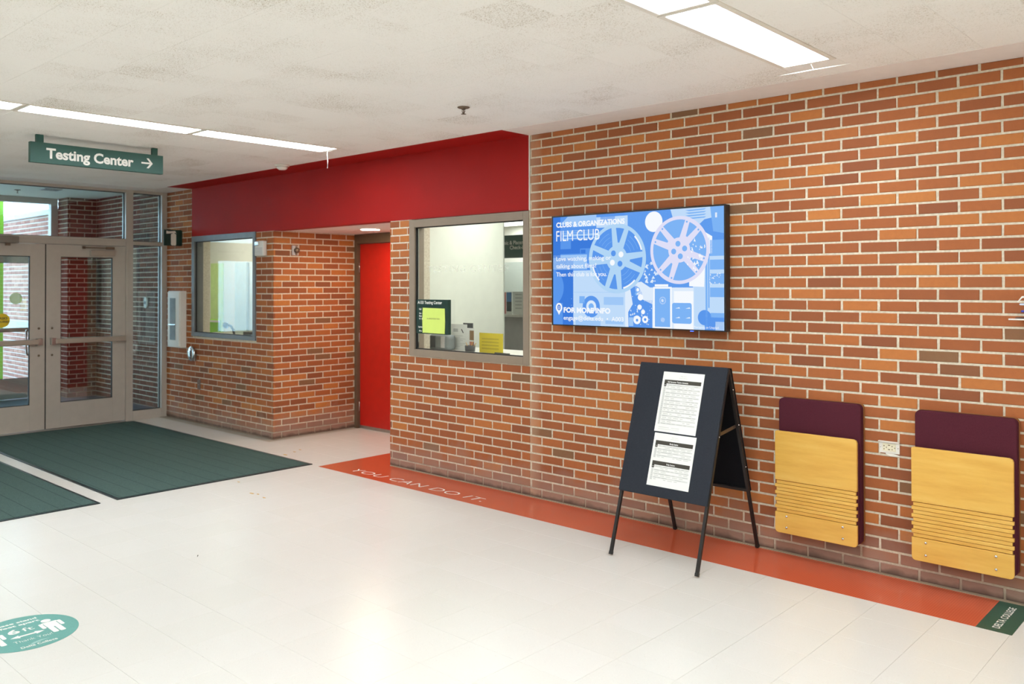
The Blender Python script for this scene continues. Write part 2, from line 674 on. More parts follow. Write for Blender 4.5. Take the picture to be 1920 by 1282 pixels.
class Art:
    """flat print: polygons and lettering laid on a plane, later layers a hair proud of earlier ones"""

    def __init__(s, o, ex, ey, step=0.0002):
        s.o = Vector(o); s.ex = Vector(ex).normalized(); s.ey = Vector(ey).normalized()
        s.n = s.ex.cross(s.ey)
        s.step = step
        s.k = 0
        s.mb = MB()
        s.mats = []

    def mi(s, m_):
        if m_ not in s.mats:
            s.mats.append(m_)
        return s.mats.index(m_)

    def layer(s):
        s.k += 1
        return s

    def poly(s, pts, m_):
        s.mb.flat(pts, [tuple(range(len(pts)))], s.o + s.n * s.step * (s.k + 1), s.ex, s.ey, s.mi(m_))

    def rect(s, x0, x1, y0, y1, m_):
        s.poly([(x0, y0), (x1, y0), (x1, y1), (x0, y1)], m_)

    def text(s, txt, x, y, h, m_, w=None, bold=0.0, shear=0.0, align='L', space=1.0):
        vs, fs = glyphs(txt, w, h, bold, shear, space)
        if align != 'L':
            ww = max(v[0] for v in vs)
            x -= ww * (0.5 if align == 'C' else 1.0)
        s.mb.flat([(a + x, b + y) for a, b in vs], fs, s.o + s.n * s.step * (s.k + 1), s.ex, s.ey, s.mi(m_))

    def build(s, name, parent=None, loc=None):
        return s.mb.build(name, s.mats, parent, loc, fixn=False)


EX, EY, EZ = Vector((1, 0, 0)), Vector((0, 1, 0)), Vector((0, 0, 1))
CRS, BRK = 0.06773, 0.21196
JT = 0.0132
Z41 = 0.0741
WALL_H = 2.828

# ------------------------------------------------------------------ brick walls
_bm = {}


def brick_mesh(w_, h_, mass=None, jit=0.0006, var=0):
    """one brick about its front centre: x along the wall, y into it"""
    key = (round(w_, 3), round(h_, 3), var, mass)
    if key in _bm:
        return _bm[key]
    r = random.Random(hash((round(w_, 3), round(h_, 3), var)))
    vs, fs = brick_geo(w_, h_, r)
    me = bpy.data.meshes.new('brick')
    me.from_pydata(vs, [], fs)
    me.materials.append(mass)
    me.update()
    _bm[key] = me
    return me


def brick_geo(w_, h_, r):
    a, b, c = w_ / 2, h_ / 2, 0.0022
    j = lambda: r.uniform(-0.0008, 0.0008)
    q = ((-1, -1), (1, -1), (1, 1), (-1, 1))
    vs = []
    for i, k in q:
        vs.append((i * (a - c) + j(), j() * 0.6, k * (b - c) + j()))
    m_ = [(0, -1), (1, 0), (0, 1), (-1, 0)]
    for (i, k) in q:
        vs.append((i * a + j(), c, k * b + j()))
    for (i, k) in q:
        vs.append((i * a, 0.02, k * b))
    fs = [(0, 1, 2, 3)]
    for i in range(4):
        k = (i + 1) % 4
        fs.append((i + 4, k + 4, k, i))
        fs.append((i + 8, k + 8, k + 4, i + 4))
    return vs, fs


def brick_wall(wall, origin, ang, u0, u1, z0, z1, phase, holes=(), hide=(), limit=300, mats=('brick', 'brick_mass'), first=0.0):
    """lays bricks on the wall object: individuals where they show largest, the rest as one mass"""
    U = Vector((cos(ang), sin(ang), 0))
    I = Vector((-sin(ang), cos(ang), 0))
    O = Vector(origin)
    items = []
    k = 0
    while True:
        zb = Z41 - CRS + CRS * k
        zt = zb + CRS
        par = k % 2
        k += 1
        b0, b1 = max(zb + JT / 2, z0 + 0.003), min(zt - JT / 2, z1 - 0.001)
        if zb > z1:
            break
        if b1 - b0 < 0.012:
            continue
        zm = (zb + zt) / 2
        iv = [(u0, u1)]
        for (h0, h1, hz0, hz1) in holes:
            if hz0 < zm < hz1:
                nx = []
                for a, b in iv:
                    if h1 <= a or h0 >= b:
                        nx.append((a, b))
                    else:
                        if h0 > a:
                            nx.append((a, h0))
                        if h1 < b:
                            nx.append((h1, b))
                iv = nx
        sh = phase + (0.0 if par else BRK / 2)
        for a, b in iv:
            n0 = math.floor((a - sh) / BRK) - 1
            n1 = math.ceil((b - sh) / BRK) + 1
            for n in range(n0, n1):
                x0 = sh + n * BRK + JT / 2
                x1 = sh + (n + 1) * BRK - JT / 2
                x0 = max(x0 + rnd.uniform(-0.0015, 0.0015), a)
                x1 = min(x1 + rnd.uniform(-0.0015, 0.0015), b)
                if x1 - x0 < 0.012:
                    continue
                items.append((x0, x1, b0, b1))
    sc_ = []
    for i, (x0, x1, b0, b1) in enumerate(items):
        um, zm = (x0 + x1) / 2, (b0 + b1) / 2
        pr = project(O + U * um + EZ * zm)
        s_ = 0
        if pr and -15 < pr[0] < 1935 and -10 < pr[1] < 1292:
            s_ = (x1 - x0) * (b1 - b0) / pr[2] ** 3
            for h in hide:
                if h[0] < x0 and x1 < h[1] and h[2] < zm < h[3]:
                    s_ = 0
        sc_.append((s_, i))
    sc_.sort(reverse=True)
    single = {i for s_, i in sc_[:limit] if s_ > 0}
    mass = MB()
    for i, (x0, x1, b0, b1) in enumerate(items):
        c = O + U * (x0 + x1) / 2 + EZ * (b0 + b1) / 2
        if i in single:
            ob = bpy.data.objects.new('brick', brick_mesh(round(x1 - x0, 3), round(b1 - b0, 3), M[mats[0]], var=i % 3))
            COL.objects.link(ob)
            ob.parent = wall
            ob.location = c
            ob.rotation_euler = (0, 0, ang)
        else:
            vs, fs = brick_geo(x1 - x0, b1 - b0, rnd)
            n = len(mass.v)
            for x, y, z in vs:
                mass.v.append(c + U * x + I * y + EZ * z)
            for f in fs:
                mass.face([n + q for q in f])
    if mass.v:
        mo = mass.build('brick_mass', M[mats[1]], wall, fixn=False)
        mo['kind'] = 'stuff'


def slab_with_holes(mb, x0, x1, z0, z1, y0, y1, holes):
    xs = sorted({x0, x1} | {h[0] for h in holes} | {h[1] for h in holes})
    zs = sorted({z0, z1} | {h[2] for h in holes} | {h[3] for h in holes})
    for a, b in zip(xs, xs[1:]):
        run = None
        for c, d in zip(zs, zs[1:]):
            mx_, mz = (a + b) / 2, (c + d) / 2
            if any(h[0] < mx_ < h[1] and h[2] < mz < h[3] for h in holes):
                continue
            mb.box(a, b, y0, y1, c, d)


MR = 0.0045   # mortar set back from the brick faces
# main wall, right of the old opening
mb = MB().box(-0.225, 3.9, MR, 0.22, 0, 2.85)
wall_right = struct(mb.build('wall_right', M['mortar']))
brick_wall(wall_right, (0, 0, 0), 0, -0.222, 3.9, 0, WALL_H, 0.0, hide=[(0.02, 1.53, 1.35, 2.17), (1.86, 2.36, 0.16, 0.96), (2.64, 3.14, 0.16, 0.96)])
mb = MB().box(3.9, 9.2, 0, 0.22, 0, 2.85)
struct(mb.build('wall_right', M['cream']))
# infill wall with the office window
W1 = (-1.655, -0.225, 1.025, 2.236)
mb = MB()
slab_with_holes(mb, -1.936 + MR, -0.225, 0, 2.245, MR, 0.22, [(W1[0] + 0.02, W1[1] - 0.003, W1[2] + 0.02, 2.245)])
wall_mid = struct(mb.build('wall_middle', M['mortar']))
brick_wall(wall_mid, (0, 0, 0), 0, -1.936, -0.226, 0, 2.243, 0.0, holes=[(W1[0] + 0.002, W1[1], W1[2] + 0.0, 2.3)])
# wall left of the alcove with the second window
W2 = (-5.69, -4.24, 1.045, 2.248)
mb = MB()
slab_with_holes(mb, -6.36, -3.89 - MR, 0, 2.85, MR, 0.22, [(W2[0] + 0.02, W2[1] - 0.02, W2[2] + 0.02, W2[3] - 0.02)])
wall_left = struct(mb.build('wall_left', M['mortar']))
brick_wall(wall_left, (0, 0, 0), 0, -6.36, -3.89, 0, WALL_H, 0.0, holes=[(W2[0], W2[1], W2[2], W2[3]), (-5.70, -3.8, 2.24, 2.9)])
# alcove walls
mb = MB().box(-4.1, -3.89 - MR, 0.22, 1.12, 0, 2.3)
alc_l = struct(mb.build('wall_alcove_left', M['mortar']))
brick_wall(alc_l, (-3.89, 0, 0), pi / 2, 0.0, 1.075, 0, 2.243, 0.0)
mb = MB().box(-1.936, -1.75, 0.22, 1.3, 0, 2.3)
mb.box(-1.936, -1.9315, 0.03, 0.22, 0, 2.245)
alc_r = struct(mb.build('wall_alcove_right', M['red']))
mb = MB().box(-2.86, -1.936, 1.10, 1.3, 0, 2.3)
mb.box(-4.1, -3.9, 1.12, 1.3, 0, 2.3)
struct(mb.build('wall_alcove_back', M['cream']))
mb = MB().box(-3.89, -1.936, 0.0, 1.15, 2.245, 2.30)
struct(mb.build('ceiling_alcove', M['plaster']))
# red header over the alcove and the office window
mb = MB().box(-5.70, -0.225, -0.002, 0.12, 2.2425, 2.829)
struct(mb.build('wall_header', M['red']))
mb = MB().box(-0.229, -0.219, -0.006, 0.0, 2.24, 2.828)
struct(mb.build('trim_1', M['white']))
mb = MB().box(-0.225, -0.216, -0.004, 0.002, 1.02, 2.24)
struct(mb.build('trim_2', M['mortar']))

# ------------------------------------------------------------------ floor
TP = 0.3048
FX0, FY0 = 2.283 - TP * 40, -3.148 - TP * 30


def tiles(parent, name, region, z, down, skip, mats, gap, thick, x_off, y_off, pitch, limit):
    items = []
    x0, x1, y0, y1 = region
    i0 = math.floor((x0 - x_off) / pitch)
    i1 = math.ceil((x1 - x_off) / pitch)
    j0 = math.floor((y0 - y_off) / pitch)
    j1 = math.ceil((y1 - y_off) / pitch)
    for i in range(i0, i1):
        for j in range(j0, j1):
            a, b = max(x_off + i * pitch + gap / 2, x0), min(x_off + (i + 1) * pitch - gap / 2, x1)
            c, d = max(y_off + j * pitch + gap / 2, y0), min(y_off + (j + 1) * pitch - gap / 2, y1)
            if b - a < 0.005 or d - c < 0.005:
                continue
            if skip((a + b) / 2, (c + d) / 2) == 2:
                continue
            items.append((a, b, c, d))
    sc_ = []
    for k, (a, b, c, d) in enumerate(items):
        best = 0
        for px in (a, (a + b) / 2, b):
            for py in (c, (c + d) / 2, d):
                pr = project((px, py, z))
                if pr and 0 < pr[0] < 1920 and 0 < pr[1] < 1282:
                    best += (b - a) * (d - c) / pr[2] ** 3
        if skip((a + b) / 2, (c + d) / 2) == 1:
            best = 0
        sc_.append((best, k))
    sc_.sort(reverse=True)
    single = {k for s_, k in sc_[:limit] if s_ > 0}
    cache = {}
    mass = MB()
    e = 0.0005
    sg = 1 if down else -1

    def geo(hx, hy):
        q = ((-1, -1), (1, -1), (1, 1), (-1, 1))
        vs = [(i * (hx - e), j * (hy - e), 0) for i, j in q] + [(i * hx, j * hy, -sg * e) for i, j in q] + [(i * hx, j * hy, -sg * thick) for i, j in q]
        fs = [(0, 1, 2, 3)]
        for i in range(4):
            k2 = (i + 1) % 4
            fs += [(i + 4, k2 + 4, k2, i), (i + 8, k2 + 8, k2 + 4, i + 4)]
        if not down:
            fs = [f[::-1] for f in fs]
        return vs, fs

    for k, (a, b, c, d) in enumerate(items):
        hx, hy = round((b - a) / 2, 5), round((d - c) / 2, 5)
        cc = Vector(((a + b) / 2, (c + d) / 2, z))
        if k in single:
            if (hx, hy) not in cache:
                me = bpy.data.meshes.new(name)
                vs, fs = geo(hx, hy)
                me.from_pydata(vs, [], fs)
                me.materials.append(M[mats[0]])
                cache[(hx, hy)] = me
            ob = bpy.data.objects.new(name, cache[(hx, hy)])
            COL.objects.link(ob)
            ob.parent = parent
            ob.location = cc
        else:
            vs, fs = geo(hx, hy)
            n = len(mass.v)
            mass.v += [Vector(v) + cc for v in vs]
            for f in fs:
                mass.face([n + q for q in f])
    mo = mass.build(name + '_mass', M[mats[1]], parent, fixn=False)
    mo['kind'] = 'stuff'


fl = MB().box(-6.40, 9.2, -9.2, 0.1, -0.15, -0.0016)
fl.box(-3.9, -1.93, 0.1, 1.2, -0.15, -0.0016)
floor = struct(fl.build('floor', M['subfloor']))


def fskip(x, y):
    if y > 0.0 and not (-3.9 < x < -1.93):
        return 2
    if -2.39 < x < 3.2 and -0.46 < y:
        return 1
    if -6.27 < x < -2.51 and (-2.23 < y < -0.45 or -3.9 < y < -2.35):
        return 1
    return 0


tiles(floor, 'tile', (-6.40, 9.2, -9.2, 1.15), 0.0, True, fskip, ('floor', 'floor_mass'), 0.0009, 0.0014, 2.283, -3.148, TP, 300)

# ------------------------------------------------------------------ ceiling
CZ = 2.83
CP = 0.3065
CX = 2.143
CYO = -0.31
mb = MB().box(-6.5, 9.2, -9.2, 0.22, CZ + 0.016, CZ + 0.12)
ceiling = struct(mb.build('ceiling', M['lamp_frame']))
ROWS = [CX, CX - 14 * CP, CX + 14 * CP]


def cskip(x, y):
    for rx in ROWS:
        if rx < x < rx + CP and -9.0 < y < CYO - CP:
            return 2
    return 0


tiles(ceiling, 'ceiling_tile', (-6.05, 9.2, -9.2, CYO), CZ, False, cskip, ('ceil', 'ceil_mass'), 0.0008, 0.014, CX, CYO, CP, 300)
# smooth painted border along the walls (white, and red over the alcove)
struct(MB().box(-0.225, 9.2, CYO, 0.0, CZ - 0.003, CZ + 0.015).build('trim_3', M['plaster']))
struct(MB().box(-5.70, -0.225, CYO, 0.0, CZ - 0.003, CZ + 0.015).build('trim_4', M['red']))
mb = MB().box(-6.36, -5.70, CYO, 0.0, CZ - 0.003, CZ + 0.015)
mb.box(-6.36, -6.05, -9.2, CYO, CZ - 0.003, CZ + 0.015)
struct(mb.build('trim_5', M['plaster']))
# unseen rest of the hall
struct(MB().box(9.2, 9.4, -9.4, 0.2, -0.1, 2.95).build('wall_east', M['cream']))
struct(MB().box(-6.5, 9.4, -9.4, -9.2, -0.1, 2.95).build('wall_south', M['cream']))
struct(MB().box(-6.55, -6.36, -9.2, -2.86, -0.1, 2.95).build('wall_west', M['cream']))

# ------------------------------------------------------------------ ceiling troffers
def troffer(x, y0):
    t_ = thing('ceiling_light', '', 'ceiling light', (x, y0, CZ), 'fluorescent ceiling troffers')
    x1, y1 = x + CP, y0 - 4 * CP
    fr = MB()
    g = 0.0015
    a, b, c, d = x + g, x1 - g, y1 + g, y0 - g
    wd, we = 0.030, 0.020
    fr.box(a, a + wd, c, d, CZ - 0.004, CZ + 0.015)
    fr.box(b - wd, b, c, d, CZ - 0.004, CZ + 0.015)
    fr.box(a + wd, b - wd, c, c + we, CZ - 0.004, CZ + 0.015)
    fr.box(a + wd, b - wd, d - we, d, CZ - 0.004, CZ + 0.015)
    fr.build('frame', M['lamp_frame'], t_, bevel=0.0015)
    df = MB()
    df.prism(rrect(a + wd, b - wd, c + we, d - we, 0.006), (0, 0, CZ + 0.001), EX, EY, EZ, 0.003)
    df.build('diffuser', M['diffuser'], t_)
    for yy in (d - 0.09, c + 0.09):
        MB().box(b - wd + 0.006, b - wd + 0.016, yy - 0.02, yy + 0.02, CZ - 0.006, CZ - 0.0035).build('latch', M['white'], t_)
    return t_


ord_ = ['first', 'second', 'third', 'fourth', 'fifth', 'sixth', 'seventh']
rown = ['in the row near the tall brick wall', 'in the row beside the hanging green sign', 'in the row behind the viewer']
proto = None
for ri, rx in enumerate(ROWS):
    for k in range(6):
        y0 = CYO - CP - 4 * CP * k - 0.006 * k
        lb = '%s lit ceiling troffer from the brick wall %s' % (ord_[k], rown[ri])
        if proto is None:
            proto = troffer(rx, y0)
            proto['label'] = lb
        else:
            dup(proto, (rx, y0, CZ), lb)
# thin white T shape at the right row's wall end, loose tie at the left
t_ = thing('row_end_strip', 'thin white T shape below the ceiling at the end of the right ceiling light row', 'tie', (2.31, -0.60, CZ), 'ties on the light ends')
mb = MB().tube([(2.31, -0.615, CZ - 0.003), (2.312, -0.592, CZ - 0.025), (2.312, -0.590, CZ - 0.03)], 0.0028, 6)
mb.build('cord', M['letter'], t_)
mb = MB().tube([(2.09, -0.585, CZ - 0.030), (2.2, -0.588, CZ - 0.031), (2.312, -0.59, CZ - 0.031), (2.42, -0.585, CZ - 0.031), (2.55, -0.578, CZ - 0.030)], [0.0008, 0.0026, 0.0034, 0.0026, 0.0006], 6)
mb.build('crosspiece', M['letter'], t_)
t_ = thing('row_end_strip', 'thin white tie dangling from the end of the left ceiling light row', 'tie', (-2.03, -0.62, CZ), 'ties on the light ends')
mb = MB().tube([(-2.03, -0.622, CZ - 0.004), (-2.032, -0.622, CZ - 0.03), (-2.028, -0.62, CZ - 0.09), (-2.032, -0.621, CZ - 0.155)], 0.0035, 6)
mb.build('cord', M['letter'], t_)
mb = MB().tube([(-2.03, -0.622, CZ - 0.008), (-1.99, -0.615, CZ - 0.006), (-1.95, -0.612, CZ - 0.004)], 0.003, 6)
mb.build('crosspiece', M['letter'], t_)

# ------------------------------------------------------------------ office window in the infill wall
def window(name, W, inner, frame_m, depth_in, sides=('l', 'r', 't', 'b')):
    x0, x1, z0, z1 = W
    a, b, c, d = inner
    mb = MB()
    fy = -0.012
    for q in ((x0, a, z0, z1), (b, x1, z0, z1), (a, b, z0, c), (a, b, d, z1)):
        mb.box(q[0], q[1], fy, 0.03, q[2], q[3])
    # deep jamb behind the glass
    mb.box(a - 0.02, a, 0.03, depth_in, c - 0.02, d + 0.02)
    mb.box(b, b + 0.02, 0.03, depth_in, c - 0.02, d + 0.02)
    mb.box(a - 0.02, b + 0.02, 0.03, depth_in, d, d + 0.02)
    mb.box(a - 0.02, b + 0.02, 0.03, depth_in, c - 0.02, c)
    wo = struct(mb.build(name, frame_m, bevel=0.002))
    gk = MB()
    s_ = 0.008
    for q in ((a, a + s_, c, d), (b - s_, b, c, d), (a, b, c, c + s_), (a, b, d - s_, d)):
        gk.box(q[0], q[1], 0.006, 0.024, q[2], q[3])
    gk.build('bead', M['gasket'], wo)
    MB().box(a + 0.002, b - 0.002, 0.014, 0.020, c + 0.002, d - 0.002).build('pane', M['glass_office'], wo)
    return wo


IN1 = (-1.585, -0.287, 1.087, 2.168)
win1 = window('window_1', W1, IN1, M['frame'], 0.105)
MB().box(IN1[0] + 0.009, IN1[0] + 0.016, 0.022, 0.030, IN1[2] + 0.01, IN1[3] - 0.01).build('edge_strip', M['chrome'], win1)
ar = Art((0, 0.0132, 0), EX, EZ)
ar.text('TESTING CENTER', -1.437, 1.766, 0.057, M['etch'], w=0.985, bold=-0.012, space=1.15)
ar.build('etched_lettering', win1)
IN2 = (-5.622, -4.297, 1.092, 2.182)
win2 = window('window_2', W2, IN2, mat('blue_grey_frame_paint', (112, 112, 112), 0.35), 0.105)

# ------------------------------------------------------------------ red door in the alcove
mb = MB()
mb.box(-3.885, -3.832, 1.065, 1.2, 0, 2.243)
mb.box(-2.90, -2.85, 1.065, 1.2, 0, 2.243)
mb.box(-3.832, -2.90, 1.065, 1.2, 2.137, 2.243)
d3f = struct(mb.build('trim_6', M['umber'], bevel=0.002))
d3 = struct(MB().box(-3.829, -2.903, 1.105, 1.150, 0.016, 2.133).build('door_3', M['red_door'], bevel=0.002))
for z in (0.25, 1.05, 1.86):
    mb = MB().tube([(-3.833, 1.098, z - 0.055), (-3.833, 1.098, z + 0.055)], 0.007, 8)
    mb.build('hinge', M['steel'], d3)
MB().box(-3.829, -2.903, 1.096, 1.106, 0.004, 0.035).build('door_sweep', M['steel'], d3)
mb = MB().tube([(-2.97, 1.105, 1.0), (-2.97, 1.05, 1.0), (-3.08, 1.045, 1.0)], 0.009, 8)
mb.build('handle', M['steel'], d3)

# ------------------------------------------------------------------ glazed entrance
SF, SB = -6.36, -6.47
def sbox(mb, y0, y1, z0, z1, xf=SF, xb=SB):
    mb.box(xb, xf, y0, y1, z0, z1)

mb = MB()
for q in ((-0.064, 0.004, 0, CZ), (-0.515, -0.425, 0, CZ), (-2.425, -2.335, 0, CZ), (-2.87, -2.79, 0, CZ)):
    sbox(mb, *q)
for y0, y1 in ((-0.425, -0.064), (-2.335, -0.515), (-2.79, -2.425)):
    sbox(mb, y0, y1, 2.795, CZ)
for y0, y1 in ((-0.425, -0.064), (-2.79, -2.425)):
    sbox(mb, y0, y1, 2.152, 2.198)
    sbox(mb, y0, y1, 0.0, 0.11)
sbox(mb, -2.335, -0.515, 2.134, 2.226)
store = struct(mb.build('window_3', M['store'], bevel=0.003))
mb = MB().box(SF, SF + 0.012, -2.335, -0.515, 2.195, 2.222)
mb.box(SF, SF + 0.012, -2.335, -0.515, 2.138, 2.15)
mb.box(SF, SF + 0.010, -0.512, -0.485, 0, 2.19)
mb.build('stop', M['store'], store, bevel=0.002)
gk = MB()
for y0, y1, z0, z1 in ((-2.335, -0.515, 2.226, 2.795), (-0.425, -0.064, 2.198, 2.795), (-0.425, -0.064, 0.11, 2.152), (-2.79, -2.425, 2.198, 2.795), (-2.79, -2.425, 0.11, 2.152)):
    MB().box(-6.420, -6.413, y0, y1, z0, z1).build('pane', M['glass'], store)
    s_ = 0.006
    for q in ((y0, y0 + s_, z0, z1), (y1 - s_, y1, z0, z1), (y0, y1, z0, z0 + s_), (y0, y1, z1 - s_, z1)):
        gk.box(-6.428, -6.405, *q)
gk.build('gasket', M['gasket'], store)
MB().box(-6.47, -6.30, -2.335, -0.515, 0.0, 0.006).build('threshold', M['steel'], store, bevel=0.002)


def glass_door(name, y0, y1, meet_right, xf=-6.362, pull=True, zb=0.012):
    """one leaf; meet_right: the meeting stile is at y1"""
    xb = xf - 0.045
    s0, s1 = (0.152, 0.157) if meet_right else (0.157, 0.152)
    g0, g1 = y0 + s0, y1 - s1
    mb = MB()
    mb.box(xb, xf, y0, g0, zb, 2.130)
    mb.box(xb, xf, g1, y1, zb, 2.130)
    mb.box(xb, xf, g0, g1, zb, 0.302)
    mb.box(xb, xf, g0, g1, 1.990, 2.130)
    d = struct(mb.build(name, M['store'], bevel=0.002))
    MB().box(xf - 0.026, xf - 0.020, g0, g1, 0.302, 1.990).build('pane', M['glass'], d)
    gk = MB()
    s_ = 0.007
    for q in ((g0, g0 + s_, 0.302, 1.99), (g1 - s_, g1, 0.302, 1.99), (g0, g1, 0.302, 0.302 + s_), (g0, g1, 1.99 - s_, 1.99)):
        gk.box(xf - 0.034, xf - 0.010, *q)
    gk.build('gasket', M['gasket'], d)
    ym = y1 if meet_right else y0
    sg = -1 if meet_right else 1
    yh = y0 if meet_right else y1
    bar = MB().box(xf + 0.03, xf + 0.075, min(ym + sg * 0.085, yh - sg * 0.02), max(ym + sg * 0.085, yh - sg * 0.02), 0.985, 1.045)
    bo = bar.build('panic_bar', M['bar_metal'], d, bevel=0.008)
    en = MB()
    ya, yb = ym + sg * 0.04, ym + sg * 0.10
    en.box(xf, xf + 0.06, min(ya, yb), max(ya, yb), 0.975, 1.055)
    ya, yb = yh - sg * 0.065, yh - sg * 0.01
    en.box(xf, xf + 0.06, min(ya, yb), max(ya, yb), 0.98, 1.05)
    en.build('bar_mount', M['steel'], bo, bevel=0.004)
    for z in (1.167, 0.858):
        MB().lathe([(0.013, 0), (0.013, 0.002), (0.009, 0.005), (0.0001, 0.006)], (xf, ym + sg * 0.064, z), (1, 0, 0), 14).build('bolt', M['bronze'], d)
    if pull:
        yp = ym + sg * 0.16
        MB().tube([(xb, yp, 0.87), (xb - 0.05, yp, 0.88), (xb - 0.06, yp, 0.92), (xb - 0.06, yp, 1.10), (xb - 0.05, yp, 1.145), (xb, yp, 1.155)], 0.012, 8).build('pull_handle', M['steel'], d)
    return d


door_r = glass_door('door_1', -1.418, -0.518, False)
door_l = glass_door('door_2', -2.332, -1.431, True)
mb = MB().box(-6.362, -6.305, -0.945, -0.662, 2.008, 2.072)
cl = mb.build('closer', M['bar_metal'], door_r, bevel=0.006)
mb = MB().box(-6.345, -6.325, -1.03, -0.67, 2.098, 2.110)
mb.box(-6.35, -6.32, -0.76, -0.665, 2.09, 2.118)
mb.box(-6.345, -6.325, -1.035, -1.0, 2.09, 2.12)
mb.build('closer_arm', M['bronze'], cl, bevel=0.002)
mb = MB().box(-6.36, -6.27, -2.28, -1.73, 2.128, 2.205)
mb.build('closer', M['closer_grey'], door_l, bevel=0.006)
MB().box(-6.345, -6.325, -1.85, -1.80, 2.10, 2.13).build('closer_arm', M['bronze'], door_l)
MB().box(-6.402, -6.366, -1.4305, -1.4185, 0.012, 2.13).build('meeting_seal', M['gasket'], door_r)
# round stickers on the glass
ar = MB().lathe([(0.078, 0), (0.078, 0.0012)], (-6.381, -1.865, 1.268), (1, 0, 0), 32)
so = ar.build('sticker', M['sticker'], loc=(-6.381, -1.865, 1.268))
tag(so, 'round yellow sticker with dark print on the left entrance door glass', 'sticker')
a2 = Art((-6.3798, -1.865, 1.268), EY, EZ)
a2.text('MASKS', 0, 0.012, 0.026, M['ink'], align='C', bold=0.02)
a2.text('REQUIRED', 0, -0.024, 0.022, M['ink'], align='C', bold=0.02)
a2.build('print', so)

# ------------------------------------------------------------------ vestibule
VZ = 2.96
VX = -9.163
fv = struct(MB().box(-9.7, -6.40, -4.0, 0.26, -0.15, 0.0).build('floor_vestibule', M['slate']))
struct(MB().box(-9.7, SB, -4.0, 0.44, VZ, VZ + 0.1).build('ceiling_vestibule', M['cream']))
struct(MB().box(-6.47, -6.36, -2.9, 0.24, CZ, VZ + 0.1).build('wall_over_entrance', M['store']))
mb = MB().box(VX, -6.36, 0.24 + MR, 0.44, 0, VZ)
wv = struct(mb.build('wall_vestibule_side', M['mortar']))
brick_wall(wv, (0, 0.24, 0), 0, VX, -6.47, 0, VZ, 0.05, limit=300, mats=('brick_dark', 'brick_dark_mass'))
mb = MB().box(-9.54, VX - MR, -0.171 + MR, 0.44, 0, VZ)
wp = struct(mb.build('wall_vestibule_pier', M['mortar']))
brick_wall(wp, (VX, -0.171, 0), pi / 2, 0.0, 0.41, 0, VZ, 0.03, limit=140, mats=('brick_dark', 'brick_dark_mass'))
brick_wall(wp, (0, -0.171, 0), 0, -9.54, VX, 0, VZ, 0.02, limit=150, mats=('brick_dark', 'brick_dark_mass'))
struct(MB().box(-6.47, -6.36, 0.0045, 0.44, 0, VZ).build('wall_return', M['store']))
struct(MB().box(-9.7, -6.47, -4.1, -4.0, -0.1, VZ).build('wall_vestibule_left', M['cream']))
# outer door set
OX = -9.54
mb = MB()
for q in ((-0.268, -0.171, 0, VZ), (-2.25, -2.15, 0, VZ), (-4.0, -3.9, 0, VZ)):
    mb.box(OX - 0.11, OX, *q)
for y0, y1 in ((-2.15, -0.268), (-3.9, -2.25)):
    mb.box(OX - 0.11, OX, y0, y1, 2.875, VZ)
    mb.box(OX - 0.11, OX, y0, y1, 2.134, 2.226)
mb.box(OX - 0.11, OX, -3.9, -2.25, 0, 0.1)
so_ = struct(mb.build('window_4', M['store'], bevel=0.003))
for q in ((-2.15, -0.268, 2.226, 2.875), (-3.9, -2.25, 2.226, 2.875), (-3.9, -2.25, 0.1, 2.134)):
    MB().box(OX - 0.06, OX - 0.053, *q).build('pane', M['glass'], so_)
glass_door('door_4', -1.209, -0.271, False, OX - 0.004, False)
glass_door('door_5', -2.148, -1.214, True, OX - 0.004, False)
so = MB().lathe([(0.085, 0), (0.085, 0.0012)], (OX - 0.022, -0.735, 1.47), (1, 0, 0), 32).build('sticker', M['pale_sticker'], loc=(OX - 0.022, -0.735, 1.47))
tag(so, 'pale round sticker on the outer door glass, seen through the left entrance door', 'sticker')
# vestibule things
mb = MB().box(-8.4, -6.55, -2.4, -0.4, 0.0, 0.008)
tag(mb.build('entrance_mat', M['mat'], loc=(-7.5, -1.4, 0)), 'dark teal mat on the grey vestibule floor behind the glass doors', 'mat')
t_ = thing('card_reader', 'small pale oval card reader on the brick wall behind the sidelight', 'card reader', (-7.44, 0.24, 1.42))
mb = MB().prism(rrect(-0.045, 0.045, -0.075, 0.075, 0.04), (-7.44, 0.238, 1.42), EX, EZ, -EY, 0.03)
mb.build('housing', M['white'], t_, bevel=0.004)
MB().box(-7.465, -7.415, 0.204, 0.2085, 1.40, 1.44).build('keypad', M['grey_plastic'], t_)


def sprinkler(loc, label, mt):
    x, y, z = loc
    t_ = thing('sprinkler', label, 'sprinkler', loc, 'ceiling sprinklers')
    MB().lathe([(0.038, 0.0), (0.042, 0.004), (0.036, 0.008), (0.016, 0.012), (0.012, 0.018)], loc, (0, 0, -1), 20).build('escutcheon', mt, t_)
    b = MB().tube([(x - 0.012, y, z - 0.016), (x - 0.013, y, z - 0.03), (x - 0.003, y, z - 0.044)], 0.0025, 6)
    b.tube([(x + 0.012, y, z - 0.016), (x + 0.013, y, z - 0.03), (x + 0.003, y, z - 0.044)], 0.0025, 6)
    b.tube([(x, y, z - 0.016), (x, y, z - 0.044)], 0.003, 6)
    b.build('yoke', mt, t_)
    MB().lathe([(0.004, 0.042), (0.017, 0.046), (0.017, 0.048), (0.003, 0.05)], loc, (0, 0, -1), 16).build('deflector', mt, t_)


